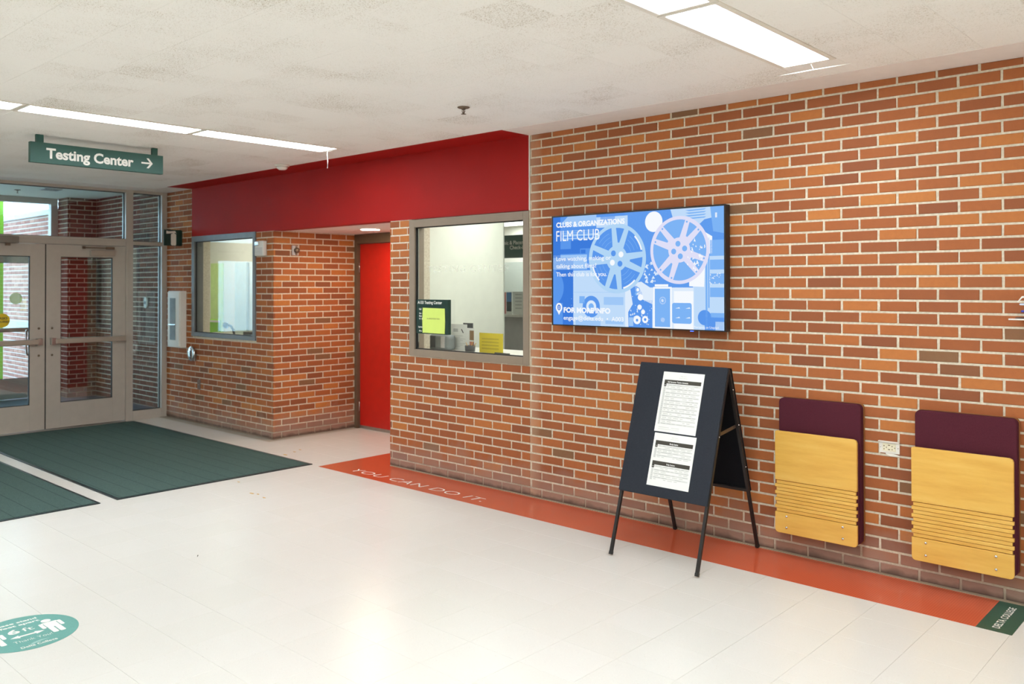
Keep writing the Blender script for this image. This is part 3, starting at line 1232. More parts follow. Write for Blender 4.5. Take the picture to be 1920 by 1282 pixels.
sprinkler((0.155, -1.09, CZ), 'bronze pendent sprinkler in the middle of the tiled hall ceiling', M['bronze'])
sprinkler((-8.6, -1.02, VZ), 'small dark sprinkler under the vestibule ceiling behind the transom', M['bronze'])
t_ = thing('ceiling_vent', 'slim grey vent under the vestibule ceiling behind the transom', 'vent', (-8.2, -0.75, VZ))
MB().box(-8.3, -8.1, -0.85, -0.62, VZ - 0.012, VZ).build('grille_frame', M['laminate_grey'], t_, bevel=0.002)
sl = MB()
for k in range(6):
    sl.box(-8.29, -8.11, -0.83 + 0.035 * k, -0.815 + 0.035 * k, VZ - 0.016, VZ - 0.010)
sl.build('louver', M['charcoal'], t_)

# outdoors
struct(MB().box(-24, -9.65, -14, 8, -0.15, -0.02).build('ground_outside', M['concrete']))
mb = MB().box(-17, -9.65, -0.171 + MR, 0.2, 0, 2.80)
wo = struct(mb.build('wall_outside', mat('pale_mortar', (214, 210, 206), 0.9)))
brick_wall(wo, (0, -0.171, 0), 0, -17, -9.65, 0, 2.74, 0.07, holes=[(-17, -9.65, 0.93, 1.08)], limit=300, mats=('brick_out', 'brick_out_mass'))
MB().box(-17, -9.65, -0.19, 0.0, 0.935, 1.075).build('reflection_band', M['concrete'], wo)  # pale band put on the wall in place of a push-bar reflection
MB().box(-17, -9.65, -0.20, 0.22, 2.745, 2.825).build('coping', M['laminate_grey'], wo)
t_ = thing('post', 'bright lime green post standing outside the glass doors', 'post', (-10.2, -0.9, -0.02))
MB().box(-10.3, -10.1, -1.12, -0.735, -0.02, 3.2).build('shaft', M['lime'], t_, bevel=0.01)
MB().box(-10.33, -10.07, -1.15, -0.705, -0.02, 0.03).build('base', M['lime'], t_, bevel=0.005)

# ------------------------------------------------------------------ mats and floor graphics
def door_mat(x0, x1, y0, y1, label):
    t_ = thing('entrance_mat', label, 'mat', ((x0 + x1) / 2, (y0 + y1) / 2, 0), 'green entrance mats')
    e = 0.025
    MB().box(x0 + e, x1 - e, y0 + e, y1 - e, 0.001, 0.009).build('pile', M['mat'], t_)
    mb = MB()
    for a, b, c, d in ((x0, x0 + e, y0, y1), (x1 - e, x1, y0, y1), (x0 + e, x1 - e, y0, y0 + e), (x0 + e, x1 - e, y1 - e, y1)):
        mb.box(a, b, c, d, 0.0005, 0.007)
    mb.build('border', M['mat_edge'], t_)


door_mat(-6.268, -2.505, -2.225, -0.45, 'wide dark green ribbed mat in front of the right entrance door')
door_mat(-6.268, -2.49, -4.10, -2.355, 'dark green ribbed mat cut by the picture edge, beside the wider one')

t_ = thing('floor_stripe', 'orange red vinyl stripe along the foot of the brick wall reading YOU CAN DO IT.', 'floor stripe', (0, -0.2, 0))
mb = MB().box(-1.936, 3.049, -0.462, -0.004, 0.0003, 0.0013)
mb.box(-2.395, -1.936, -0.462, 1.06, 0.0003, 0.0013)
mb.build('film', M['stripe'], t_)
ar = Art((0, 0, 0.0014), EX, EY)
ar.text('YOU CAN DO IT.', -2.03, -0.375, 0.098, M['letter'], w=1.63, bold=-0.012, shear=0.16, space=1.05)
ar.build('lettering', t_)
t_ = thing('floor_label', 'dark green vinyl end block of the floor stripe reading DELTA COLLEGE', 'floor label', (3.13, -0.23, 0))
MB().box(3.05, 3.206, -0.462, -0.004, 0.0003, 0.0014).build('film', M['green_vinyl'], t_)
ar = Art((3.142, -0.415, 0.0015), EY, -EX)
ar.text('DELTA COLLEGE', 0, 0, 0.034, M['letter'], w=0.345, bold=0.015)
ar.build('lettering', t_)
mb = MB().box(-1.93, 3.9, -0.006, 0.004, 0.0, 0.006)
struct(mb.build('trim_7', mat('caulk', (168, 148, 126), 0.8)))

# round distancing decal
DC = Vector((-0.266, -3.592, 0))
t_ = thing('floor_decal', 'round teal floor sticker with two white figures and a 6ft arrow', 'floor decal', DC)
MB().lathe([(0.230, 0.0004), (0.230, 0.0012)], DC, (0, 0, 1), 72).build('disc', M['teal_vinyl'], t_)
ar = Art(DC + Vector((0, 0, 0.0013)), EY, -EX, 0.00015)
L = M['letter']
ar.text('Please stand', -0.105, 0.150, 0.024, L, w=0.208, bold=0.03)
ar.text('6 feet apart', -0.105, 0.110, 0.024, L, w=0.208, bold=0.03)


def figure(cx):
    ar.poly(circle(cx - 0.008, 0.082, 0.022, 24), L)
    ar.poly(rrect(cx - 0.032, cx + 0.024, -0.02, 0.056, 0.014), L)
    ar.layer()
    ar.poly(rrect(cx - 0.054, cx - 0.036, -0.022, 0.052, 0.0088), L)
    ar.poly(rrect(cx + 0.028, cx + 0.046, -0.022, 0.052, 0.0088), L)
    ar.layer()
    ar.poly([(cx - 0.05, 0.04), (cx + 0.042, 0.04), (cx + 0.028, 0.056), (cx - 0.036, 0.056)], L)
    ar.layer()
    ar.poly(rrect(cx - 0.032, cx - 0.007, -0.10, -0.012, 0.008), L)
    ar.poly(rrect(cx - 0.001, cx + 0.024, -0.10, -0.012, 0.008), L)


figure(0.128)
figure(-0.128)
ar.text('6', -0.062, 0.014, 0.058, L, bold=0.035, w=0.05)
ar.text('ft', 0.0, 0.014, 0.050, L, bold=0.0, w=0.05)
ar.poly([(-0.075, -0.038), (-0.035, -0.018), (-0.035, -0.03), (0.035, -0.03), (0.035, -0.018), (0.075, -0.038), (0.035, -0.058), (0.035, -0.046), (-0.035, -0.046), (-0.035, -0.058)], L)
ar.text('Thank You!', -0.078, -0.115, 0.030, L, w=0.165, bold=-0.01)
ar.layer()
ar.poly([(-0.035, -0.172), (-0.012, -0.152), (0.025, -0.143), (0.06, -0.150), (0.03, -0.156), (0.0, -0.166), (-0.02, -0.178)], M['pale_teal'])
ar.layer()
ar.text('Delta College', -0.075, -0.196, 0.024, L, w=0.155, bold=0.02)
ar.build('print', t_)

# little bits of leaf and grit on the floor
bits = [(-3.088, -0.364, 0.030), (-3.202, -0.119, 0.018), (-3.15, -0.221, 0.02), (-1.929, -1.412, 0.022), (-1.868, -1.392, 0.014), (-1.733, -1.419, 0.018), (-2.37, -1.276, 0.016)]
names = ['beside the far corner of the green mat', 'deepest in the alcove', 'between alcove and mat corner', 'leftmost of three before the orange stripe',
         'middle of three before the orange stripe', 'rightmost of three before the orange stripe', 'close to the green mat corner']
for (x, y, r_), nm in zip(bits, names):
    pts = [(r_ * (0.7 + 0.3 * rnd.random()) * cos(a) * 1.4, r_ * (0.5 + 0.5 * rnd.random()) * sin(a) * 0.6) for a in [k * pi / 4 for k in range(8)]]
    o = MB().prism(pts, (x, y, 0.0006), EX, EY, EZ, 0.0018).build('leaf_fragment', M['tan_leaf'], loc=(x, y, 0))
    tag(o, 'tiny dry leaf bit on the floor, ' + nm, 'leaf bit', 'leaf bits on the floor')
o = MB().prism([(-0.022, -0.003), (0.0, -0.004), (0.024, 0.001), (0.0, 0.003)], (-0.756, -2.469, 0.0006), Vector((0.8, -0.6, 0)), Vector((0.6, 0.8, 0)), EZ, 0.0015).build('grit', M['dark_bit'], loc=(-0.756, -2.469, 0))
tag(o, 'dark sliver lying alone on the open pale floor', 'grit')

# ------------------------------------------------------------------ hanging sign
SX = -2.98
t_ = thing('hanging_sign', 'dark green Testing Center sign with arrow hanging from the ceiling', 'sign', (SX, -2.17, 2.69))
MB().box(SX - 0.045, SX, -2.692, -1.644, 2.609, 2.768).build('panel', M['green_sign'], t_, bevel=0.002)
for y0, y1 in ((-2.648, -2.594), (-1.735, -1.688)):
    MB().box(SX - 0.036, SX - 0.008, y0, y1, 2.766, CZ - 0.001).build('bracket', M['green_sign'], t_, bevel=0.001)
ar = Art((SX + 0.0006, -2.692, 2.609), EY, EZ)
ar.text('Testing Center', 0.114, 0.042, 0.080, L, w=0.68, bold=0.032)
ac = (0.905, 0.082)
ar.poly([(ac[0] - 0.045, ac[1] - 0.007), (ac[0] + 0.03, ac[1] - 0.007), (ac[0] + 0.03, ac[1] + 0.007), (ac[0] - 0.045, ac[1] + 0.007)], L)
ar.poly([(ac[0] - 0.002, ac[1] + 0.042), (ac[0] + 0.018, ac[1] + 0.042), (ac[0] + 0.052, ac[1]), (ac[0] + 0.032, ac[1])], L)
ar.poly([(ac[0] - 0.002, ac[1] - 0.042), (ac[0] + 0.032, ac[1]), (ac[0] + 0.052, ac[1]), (ac[0] + 0.018, ac[1] - 0.042)], L)
ar.build('lettering', t_)

# ------------------------------------------------------------------ small fittings on the left wall
# flag sign over the extinguisher cabinet
t_ = thing('extinguisher_sign', 'dark green flag sign with a white extinguisher pictogram over the cabinet', 'sign', (-5.965, 0, 2.24))
MB().box(-5.972, -5.960, -0.228, -0.003, 2.142, 2.338).build('plate', M['deep_green'], t_, bevel=0.001)
MB().box(-5.985, -5.950, -0.006, -0.0005, 2.15, 2.33).build('bracket', M['deep_green'], t_)
ar = Art((-5.9595, -0.115, 2.24), EY, EZ)
ar.poly(rrect(-0.025, 0.042, -0.094, 0.05, 0.016), M['lamp_frame'])
ar.poly([(-0.005, 0.045), (0.025, 0.045), (0.02, 0.07), (0.0, 0.07)], M['lamp_frame'])
ar.poly([(-0.082, 0.048), (-0.055, 0.05), (0.03, 0.062), (0.045, 0.05), (0.03, 0.085), (-0.02, 0.08), (-0.055, 0.078), (-0.082, 0.085)], M['lamp_frame'])
ar.build('pictogram', t_)
# extinguisher cabinet
CX0, CX1, CD = -6.155, -5.833, 0.08
t_ = thing('extinguisher_cabinet', 'white wall cabinet with a narrow glass door by the entrance frame', 'cabinet', (-6.0, 0, 1.24))
mb = MB().box(CX0, CX1, -CD, -0.001, 0.895, 1.588)
mb.build('body', M['white'], t_, bevel=0.004)
MB().box(CX0 + 0.012, CX1 - 0.012, -CD - 0.012, -CD - 0.0005, 0.91, 1.573).build('door', M['white'], t_, bevel=0.002)
dr = t_.children[-1]
MB().box(CX0 + 0.075, CX1 - 0.10, -CD - 0.015, -CD - 0.0125, 0.985, 1.50).build('pane', M['grey_plastic'], dr)
MB().box(CX0 + 0.06, CX1 - 0.085, -CD - 0.026, -CD - 0.014, 1.165, 1.18).build('handle', M['chrome'], dr, bevel=0.003)
# round push plate
t_ = thing('push_plate', 'round chrome door-opener plate under the glass cabinet', 'push plate', (-5.645, 0, 0.83))
MB().box(-5.70, -5.58, -0.028, -0.001, 0.745, 0.83).build('box', M['steel'], t_, bevel=0.004)
MB().lathe([(0.088, 0.028), (0.09, 0.032), (0.088, 0.042), (0.07, 0.046), (0.02, 0.047)], (-5.645, 0, 0.833), (0, -1, 0), 36).build('plate', M['chrome'], t_)
MB().box(-5.66, -5.63, -0.0485, -0.0475, 0.80, 0.87).build('emblem', M['charcoal'], t_)
# blank plate low on the wall
t_ = thing('wall_plate', 'small brown blank plate low on the brick wall under the far window', 'wall plate', (-5.51, 0, 0.465))
MB().box(-5.548, -5.478, -0.008, -0.0005, 0.408, 0.525).build('cover', mat('brown_plate', (122, 98, 84), 0.5), t_, bevel=0.003)
MB().lathe([(0.004, 0.008), (0.003, 0.0095)], (-5.513, 0, 0.466), (0, -1, 0), 8).build('screw', M['steel'], t_)
# strobe
t_ = thing('strobe_alarm', 'cream fire alarm strobe on the brick corner beside the far window', 'alarm', (-4.1, 0, 2.06))
MB().box(-4.197, -4.02, -0.045, -0.001, 1.975, 2.14).build('body', M['white'], t_, bevel=0.008)
MB().box(-4.175, -4.10, -0.062, -0.044, 2.085, 2.13).build('lens', M['chrome'], t_, bevel=0.006)
gr = MB()
for k in range(5):
    gr.box(-4.18, -4.04, -0.0475, -0.0445, 1.992 + 0.016 * k, 1.999 + 0.016 * k)
gr.build('grille', M['laminate_grey'], t_)
# device in the alcove
t_ = thing('call_station', 'small pale device with a round lens on the alcove brick wall', 'call station', (-3.89, 0.262, 2.035))
MB().box(-3.889, -3.868, 0.222, 0.300, 1.983, 2.09).build('plate', M['laminate_grey'], t_, bevel=0.004)
MB().lathe([(0.03, 0), (0.03, 0.02), (0.022, 0.03), (0.004, 0.032)], (-3.868, 0.27, 2.037), (1, 0, 0), 20).build('lens', M['bronze'], t_)
for z in (1.998, 2.075):
    MB().lathe([(0.012, 0), (0.012, 0.008)], (-3.868, 0.27, z), (1, 0, 0), 12).build('button', M['bronze'], t_)
# recessed downlight
t_ = thing('downlight', 'round warm recessed downlight in the alcove soffit', 'downlight', (-2.985, 0.591, 2.245))
MB().lathe([(0.118, 0.0005), (0.118, 0.005), (0.10, 0.006)], (-2.985, 0.591, 2.245), (0, 0, -1), 36).build('trim_ring', M['white'], t_)
MB().lathe([(0.098, 0.0062), (0.098, 0.0075)], (-2.985, 0.591, 2.245), (0, 0, -1), 36).build('lens', M['downlight'], t_)
# smoke detector
t_ = thing('smoke_detector', 'white smoke detector on the ceiling edge above the red header', 'smoke detector', (-3.089, -0.403, CZ))
MB().lathe([(0.07, 0.0), (0.07, 0.012), (0.064, 0.018)], (-3.089, -0.403, CZ), (0, 0, -1), 28).build('base', M['white'], t_)
MB().lathe([(0.055, 0.018), (0.052, 0.034), (0.034, 0.048), (0.005, 0.05)], (-3.089, -0.403, CZ), (0, 0, -1), 28).build('chamber', M['white'], t_)

# ------------------------------------------------------------------ wall display
TX0, TX1, TZ0, TZ1, TY = 0.071, 1.518, 1.352, 2.170, -0.082
t_ = thing('wall_display', 'large flat screen on the brick wall showing blue film reels', 'screen', ((TX0 + TX1) / 2, 0, 1.76))
mb = MB().box(TX0, TX1, TY, -0.028, TZ0, TZ1)
mb.build('housing', M['bezel'], t_, bevel=0.003)
MB().box(0.45, 1.15, -0.028, -0.001, 1.55, 1.95).build('mount', M['black'], t_)
S0X, S1X, S0Z, S1Z = 0.083, 1.506, 1.360, 2.160
BZ = MB()
for q in ((TX0, S0X, TZ0, TZ1), (S1X, TX1, TZ0, TZ1), (S0X, S1X, TZ0, S0Z), (S0X, S1X, S1Z, TZ1)):
    BZ.box(q[0] + 0.0, q[1], TY - 0.003, TY - 0.0005, q[2], q[3])
BZ.build('bezel', M['bezel'], t_)
MB().box(1.255, 1.275, TY + 0.002, TY + 0.012, TZ0 - 0.006, TZ0).build('power_light', emit('blue_power_light', (60, 90, 255), 4.0), t_)
SW, SH = S1X - S0X, S1Z - S0Z
E_ = {}


def sc(r, g, b):
    k = (r, g, b)
    if k not in E_:
        E_[k] = emit('screen_glow_%d' % len(E_), k, 1.0)
    return E_[k]


D1, D2, D3 = sc(62, 124, 220), sc(92, 152, 236), sc(126, 180, 245)
P1, P2, P3 = sc(160, 200, 247), sc(192, 220, 250), sc(222, 236, 252)
WH, LAV, CY = sc(246, 250, 255), sc(224, 224, 248), sc(178, 214, 246)
ar = Art((S0X, TY - 0.0008, S0Z), EX, EZ, 0.00008)
U = lambda u: u * SW
V = lambda v: v * SH


def q4(u0, u1, v0, v1, m_):
    ar.rect(U(u0), U(u1), V(v0), V(v1), m_)


def pl(pts, m_):
    ar.poly([(U(a), V(b)) for a, b in pts], m_)


def blob(cu, cv, r, m_, n=28, k=1.0):
    ar.poly(circle(U(cu), V(cv), r, n, 0, r * k), m_)


q4(0, 1, 0, 1, D2)
q4(0.46, 1, 0, 1, sc(110, 166, 241))
ar.layer()
# broad background areas: darker left edge, pale projector body, pale right side
q4(0, 0.135, 0, 0.62, D1)
q4(0, 0.05, 0.62, 1, D1)
pl([(0.05, 0.93), (0.10, 1), (0.285, 1), (0.285, 0.93)], P1)
q4(0.13, 0.285, 0.90, 1, P1)
q4(0.285, 0.476, 0.88, 0.975, P2)
q4(0.31, 0.40, 0.93, 1, D2)
pl([(0.72, 1), (1, 1), (1, 0.93), (0.90, 0.9), (0.83, 0.80), (0.745, 0.86)], P2)
q4(0.07, 0.32, 0.815, 0.835, P1)
q4(0.06, 0.30, 0.79, 0.80, P1)
q4(0.0, 0.225, 0.51, 0.645, P1)
q4(0.135, 0.46, 0.0, 0.50, P2)
pl([(0.46, 0.0), (0.517, 0.0), (0.517, 0.365), (0.46, 0.5)], P3)
q4(0.84, 1.0, 0.0, 0.60, P2)
q4(0.60, 0.845, 0.0, 0.345, P3)
ar.layer()
q4(0.0, 0.065, 0.0, 0.20, D2)
ar.poly([(0.0, V(0.345) - 0.138)] + [(U(-0.03) + 0.145 * cos(a), V(0.345) + 0.145 * sin(a)) for a in [-1.27 + 2.54 * k / 16 for k in range(17)]] + [(0.0, V(0.345) + 0.138)], D2)
q4(0.12, 0.30, 0.70, 0.78, D1)
q4(0.05, 0.18, 0.655, 0.70, D1)
q4(0.185, 0.215, 0.655, 0.69, D1)
pl([(0.82, 0.585), (0.904, 0.582), (0.898, 0.35), (0.82, 0.355)], WH)
q4(0.905, 0.915, 0.0, 0.62, D3)
q4(0.918, 0.926, 0.18, 0.75, D3)
for v0, v1 in ((0.49, 0.57), (0.60, 0.73), (0.375, 0.458), (0.268, 0.345)):
    q4(0.928, 1.0, v0, v1, D3)
pl([(0.93, 1), (1, 1), (1, 0.78), (0.945, 0.80)], D3)
pl([(0.87, 0.62), (0.90, 0.80), (0.94, 0.76), (0.94, 0.62)], WH)
pl([(0.955, 0.95), (0.965, 0.95), (0.965, 0.91), (0.955, 0.91)], WH)
for k in range(4):
    pl([(0.80, 0.985 - 0.022 * k), (0.91, 0.99 - 0.022 * k), (0.90, 0.98 - 0.022 * k), (0.82, 0.974 - 0.022 * k)], D3)
q4(0.93, 1.0, 0.10, 0.14, D3)
q4(0.90, 1.0, 0.0, 0.105, D2)
q4(0.955, 1.0, 0.0, 0.07, P2)
blob(0.90, 0.10, 0.05, D2)
# projector: lens stack, body panels, gauges
pl([(0.49, 0.34), (0.53, 0.36), (0.56, 0.30), (0.56, 0.0), (0.48, 0.0), (0.478, 0.13), (0.505, 0.2)], D2)
pl([(0.52, 0.385), (0.555, 0.395), (0.60, 0.35), (0.625, 0.33), (0.62, 0.20), (0.55, 0.25), (0.52, 0.32)], P3)
q4(0.555, 0.618, 0.0, 0.235, D2)
q4(0.632, 0.707, 0.352, 0.372, WH)
q4(0.623, 0.726, 0.0, 0.35, WH)
q4(0.738, 0.842, 0.0, 0.315, WH)
ar.layer()
q4(0.632, 0.717, 0.012, 0.335, D3)
ar.poly(rrect(U(0.728), U(0.833), V(0.045), V(0.217), 0.015), D3)
blob(0.535, 0.325, 0.018, D3)
blob(0.527, 0.29, 0.013, D3)
for cu, cv, r in ((0.530, 0.065, 0.030), (0.577, 0.07, 0.025), (0.565, 0.135, 0.016), (0.55, 0.26, 0.022), (0.545, 0.175, 0.018)):
    blob(cu, cv, r, WH)
blob(0.676, 0.235, 0.026, WH)
blob(0.676, 0.072, 0.016, WH)
q4(0.482, 0.508, 0.01, 0.085, P1)
q4(0.15, 0.31, 0.0, 0.055, P1)
q4(0.33, 0.45, 0.19, 0.26, P1)
q4(0.175, 0.21, 0.20, 0.265, D3)
blob(0.251, 0.172, 0.078, D2, 36)
ar.layer()
q4(0.64, 0.71, 0.16, 0.163, D3)
for dx in (0.745, 0.80):
    for dy in (0.17, 0.09):
        pl([(dx, dy), (dx + 0.022, dy + 0.012), (dx + 0.026, dy)], P3)
blob(0.535, 0.325, 0.012, WH)
blob(0.530, 0.062, 0.010, D2)
blob(0.577, 0.07, 0.010, D2)
blob(0.676, 0.235, 0.019, D3)
blob(0.676, 0.235, 0.011, WH)
blob(0.251, 0.172, 0.045, P3, 30)
for k in range(8):
    pl([(0.12 + 0.04 * (k % 3), 0.12 + 0.02 * k), (0.125 + 0.04 * (k % 3), 0.124 + 0.02 * k), (0.124 + 0.04 * (k % 3), 0.118 + 0.02 * k)], P2)
ar.layer()
blob(0.251, 0.172, 0.024, D3, 24)
# small pale disc at the top
blob(0.627, 0.905, 0.070, WH, 40)
r3 = random.Random(3)
for k in range(26):
    cu, cv = r3.uniform(0.55, 0.64), r3.uniform(0.38, 0.56)
    d_ = r3.uniform(0.006, 0.022)
    pl([(cu, cv), (cu + d_, cv + d_ * r3.uniform(-1, 1)), (cu + d_ * 0.5, cv + d_ * 1.4)], P3)
ar.layer()


def reel(cu, cv, R_, body, hole, a_small, film=None, dots=True):
    cx, cy = U(cu), V(cv)
    ar.poly(circle(cx, cy, R_, 72), body)
    ar.layer()

    def wedge(a, half, r0, r1):
        pts = []
        for k in range(9):
            t2 = radians(a - half + 2 * half * k / 8)
            pts.append((cx + r1 * cos(t2), cy + r1 * sin(t2)))
        h2 = half * (0.55 if half > 15 else 0.35)
        for k in range(5):
            t2 = radians(a + h2 - 2 * h2 * k / 4)
            pts.append((cx + r0 * cos(t2), cy + r0 * sin(t2)))
        return pts
    for k in range(4):
        ar.poly(wedge(a_small + 90 * k, 9.5, R_ * 0.46, R_ * 0.88), hole)
        ar.poly(wedge(a_small + 45 + 90 * k, 25.5, R_ * 0.37, R_ * 0.90), hole)
    ar.layer()
    for k in range(4):
        t2 = radians(a_small + 45 + 90 * k)
        ar.poly(circle(cx + R_ * 0.19 * cos(t2), cy + R_ * 0.19 * sin(t2), R_ * 0.085, 20), WH if k % 2 and film else hole)
        if dots:
            for s_ in (-17, 17):
                t3 = radians(a_small + 90 * k + s_ * 0.9)
                ar.poly(circle(cx + R_ * 0.86 * cos(t3), cy + R_ * 0.86 * sin(t3), R_ * 0.03, 12), hole)
    if film:
        for k in range(4):
            for rr in (0.52, 0.64, 0.76):
                a0 = a_small + 45 + 90 * k - 17
                pts = []
                for j in range(7):
                    t2 = radians(a0 + 34 * j / 6)
                    pts.append((cx + R_ * rr * cos(t2), cy + R_ * rr * sin(t2)))
                for j in range(7):
                    t2 = radians(a0 + 34 - 34 * j / 6)
                    pts.append((cx + R_ * (rr + 0.012) * cos(t2), cy + R_ * (rr + 0.012) * sin(t2)))
                ar.poly(pts, film)
        for k in range(4):
            a0 = a_small + 45 + 90 * k - 22
            pts = []
            for j in range(7):
                t2 = radians(a0 + 30 * j / 6)
                pts.append((cx + R_ * 0.855 * cos(t2), cy + R_ * 0.855 * sin(t2)))
            for j in range(7):
                t2 = radians(a0 + 30 - 30 * j / 6)
                pts.append((cx + R_ * 0.90 * cos(t2), cy + R_ * 0.90 * sin(t2)))
            if k in (1, 2, 3):
                ar.poly(pts, WH)


for k in range(40):     # paper scraps and glints round the projector
    cu, cv = r3.uniform(0.46, 0.62), r3.uniform(0.02, 0.30)
    d_ = r3.uniform(0.003, 0.010)
    pl([(cu, cv), (cu + d_, cv + d_ * r3.uniform(-1, 1)), (cu + d_ * 0.5, cv + d_ * 1.8)], P3)
for k in range(22):
    cu, cv = r3.uniform(0.92, 0.985), r3.uniform(0.37, 0.46)
    d_ = r3.uniform(0.003, 0.007)
    pl([(cu, cv), (cu + d_, cv), (cu + d_ * 0.5, cv + d_ * 1.8)], WH)
for v0 in (0.845, 0.862):
    q4(0.06, 0.26, v0, v0 + 0.005, P1)
q4(0.138, 0.40, 0.30, 0.303, P1)
q4(0.34, 0.45, 0.02, 0.05, P1)
reel(0.410, 0.600, 0.246, CY, D2, 82, D3, False)
reel(0.767, 0.657, 0.2265, LAV, D3, 57)
for k in range(34):
    a = r3.uniform(-60, 30)
    rr = r3.uniform(0.35, 0.85) * 0.2265
    cx, cy = U(0.767) + rr * cos(radians(a)), V(0.657) + rr * sin(radians(a))
    d_ = r3.uniform(0.006, 0.016)
    if abs(((a - 57 + 45) % 90) - 45) > 14 or True:
        ar.poly([(cx, cy), (cx + d_, cy + d_ * r3.uniform(-1, 1)), (cx + d_ * 0.4, cy + d_ * 1.3)], WH)
ar.layer()
ar.layer()
ar.text('CLUBS & ORGANIZATIONS', U(0.022), V(0.905), V(0.047), WH, w=U(0.437), bold=0.04)
ar.text('FILM CLUB', U(0.022), V(0.775), V(0.103), WH, w=U(0.283), bold=0.0)
for s_, v_, u_ in (('Love watching, making or', 0.592, 0.353), ('talking about films?', 0.524, 0.263), ('Then this club is for you.', 0.447, 0.328)):
    ar.text(s_, U(0.022), V(v_), V(0.040), WH, w=U(u_), bold=0.012)
ar.text('FOR MORE INFO', U(0.071), V(0.114), V(0.047), WH, w=U(0.30), bold=0.045)
ar.text('engage@delta.edu  \u2022  A003', U(0.071), V(0.046), V(0.040), WH, w=U(0.38), bold=0.012)
ar.text('Photo by Naoam Peerapong on Unsplash', U(0.748), V(0.012), V(0.020), WH, w=U(0.225), bold=0.0)
blob(0.040, 0.158, 0.031, WH, 28, 1.1)
pl([(0.0205, 0.145), (0.0595, 0.145), (0.040, 0.088)], WH)
ar.layer()
blob(0.040, 0.158, 0.0165, D1, 24, 1.3)
ar.layer()
ar.text('0', U(0.0345), V(0.142), V(0.032), WH, w=U(0.011))
ar.build('picture', t_)

# ------------------------------------------------------------------ A-frame board
t_ = thing('sandwich_board', 'folding A-frame board in navy felt on black legs before the brick wall', 'board', (1.41, -0.39, 0))
AZ = 1.150
XL, XR = 1.092, 1.708
fdir = Vector((0, -0.772 + 0.402, -AZ)).normalized()     # down the front plane
bdir = Vector((0, -0.012 + 0.378, -AZ)).normalized()
fo = Vector((0, -0.402, AZ))
bo_ = Vector((0, -0.378, AZ))
nf = Vector((1, 0, 0)).cross(fdir).normalized()
if nf.y > 0:
    nf = -nf
nb = Vector((1, 0, 0)).cross(bdir).normalized()
if nb.y < 0:
    nb = -nb
LF = AZ / -fdir.z
LB = AZ / -bdir.z


def slab(o, d, n, x0, x1, s0, s1, th, off):
    mb = MB()
    mb.obox(o + d * (s0 + s1) / 2 + n * (off + th / 2) + EX * (x0 + x1) / 2, EX * (x1 - x0) / 2, d * (s1 - s0) / 2, n * th / 2)
    return mb


PL = 0.81
slab(fo, fdir, nf, XL, XR, -0.006, PL, 0.016, 0.0).build('front_panel', M['navy'], t_, bevel=0.004)
slab(bo_, bdir, nb, XL, XR, 0.0, PL, 0.014, 0.0).build('back_panel', M['dark_felt'], t_, bevel=0.003)
# rails under the panels
for o, d, n in ((fo, fdir, nf), (bo_, bdir, nb)):
    mb = slab(o, d, n, XL + 0.02, XR - 0.02, PL - 0.02, PL - 0.001, 0.016, -0.0165)
    mb.build('rail', M['leg_metal'], t_, bevel=0.001)
for o, d, n, ln in ((fo, fdir, nf, LF), (bo_, bdir, nb, LB)):
    for x in (XL + 0.010, XR - 0.010):
        mb = slab(o, d, n, x - 0.0095, x + 0.0095, 0.012, ln - 0.018, 0.018, -0.0185)
        lg = mb.build('leg', M['leg_metal'], t_, bevel=0.0015)
        slab(o, d, n, x - 0.0105, x + 0.0105, ln - 0.03, ln - 0.011, 0.020, -0.0195).build('rubber_foot', M['black'], lg, bevel=0.001)
for x in (XL + 0.012, XR - 0.012):
    mb = MB().tube([(x - 0.012, -0.39, AZ - 0.012), (x + 0.012, -0.39, AZ - 0.012)], 0.012, 10)
    mb.build('hinge', M['leg_metal'], t_)
    xi = x - 0.014 if x > 1.4 else x + 0.014
    a = fo + fdir * 0.405 - nf * 0.010
    b = bo_ + bdir * 0.372 - nb * 0.010
    MB().bar((xi, a.y, a.z), (xi, b.y, b.z), 0.004, 0.020).build('brace', M['bronze'], t_)
for s_ in (0.13, 0.36, 0.64):
    p = bo_ + bdir * s_ - nb * 0.0095
    MB().lathe([(0.006, 0), (0.005, 0.003), (0.001, 0.004)], (XR - 0.0005, p.y, p.z), (1, 0, 0), 10).build('rivet', M['chrome'], t_)
for s_ in (0.405,):
    p = fo + fdir * s_ - nf * 0.0095
    MB().lathe([(0.006, 0), (0.005, 0.003), (0.001, 0.004)], (XR - 0.0005, p.y, p.z), (1, 0, 0), 10).build('rivet', M['chrome'], t_)


def sheet(name, label, x0, x1, s0, s1, draw):
    pc = fo + fdir * s1 + nf * 0.0166 + EX * x0
    o = MB().obox(fo + fdir * (s0 + s1) / 2 + nf * 0.0170 + EX * (x0 + x1) / 2, EX * (x1 - x0) / 2, fdir * (s1 - s0) / 2, nf * 0.0004)
    po = o.build(name, M['paper'], loc=pc)
    tag(po, label, 'notice')
    a_ = Art(pc + nf * 0.0009, EX, -fdir, 0.00012)
    draw(a_, x1 - x0, s1 - s0)
    a_.build('print', po)
    return po


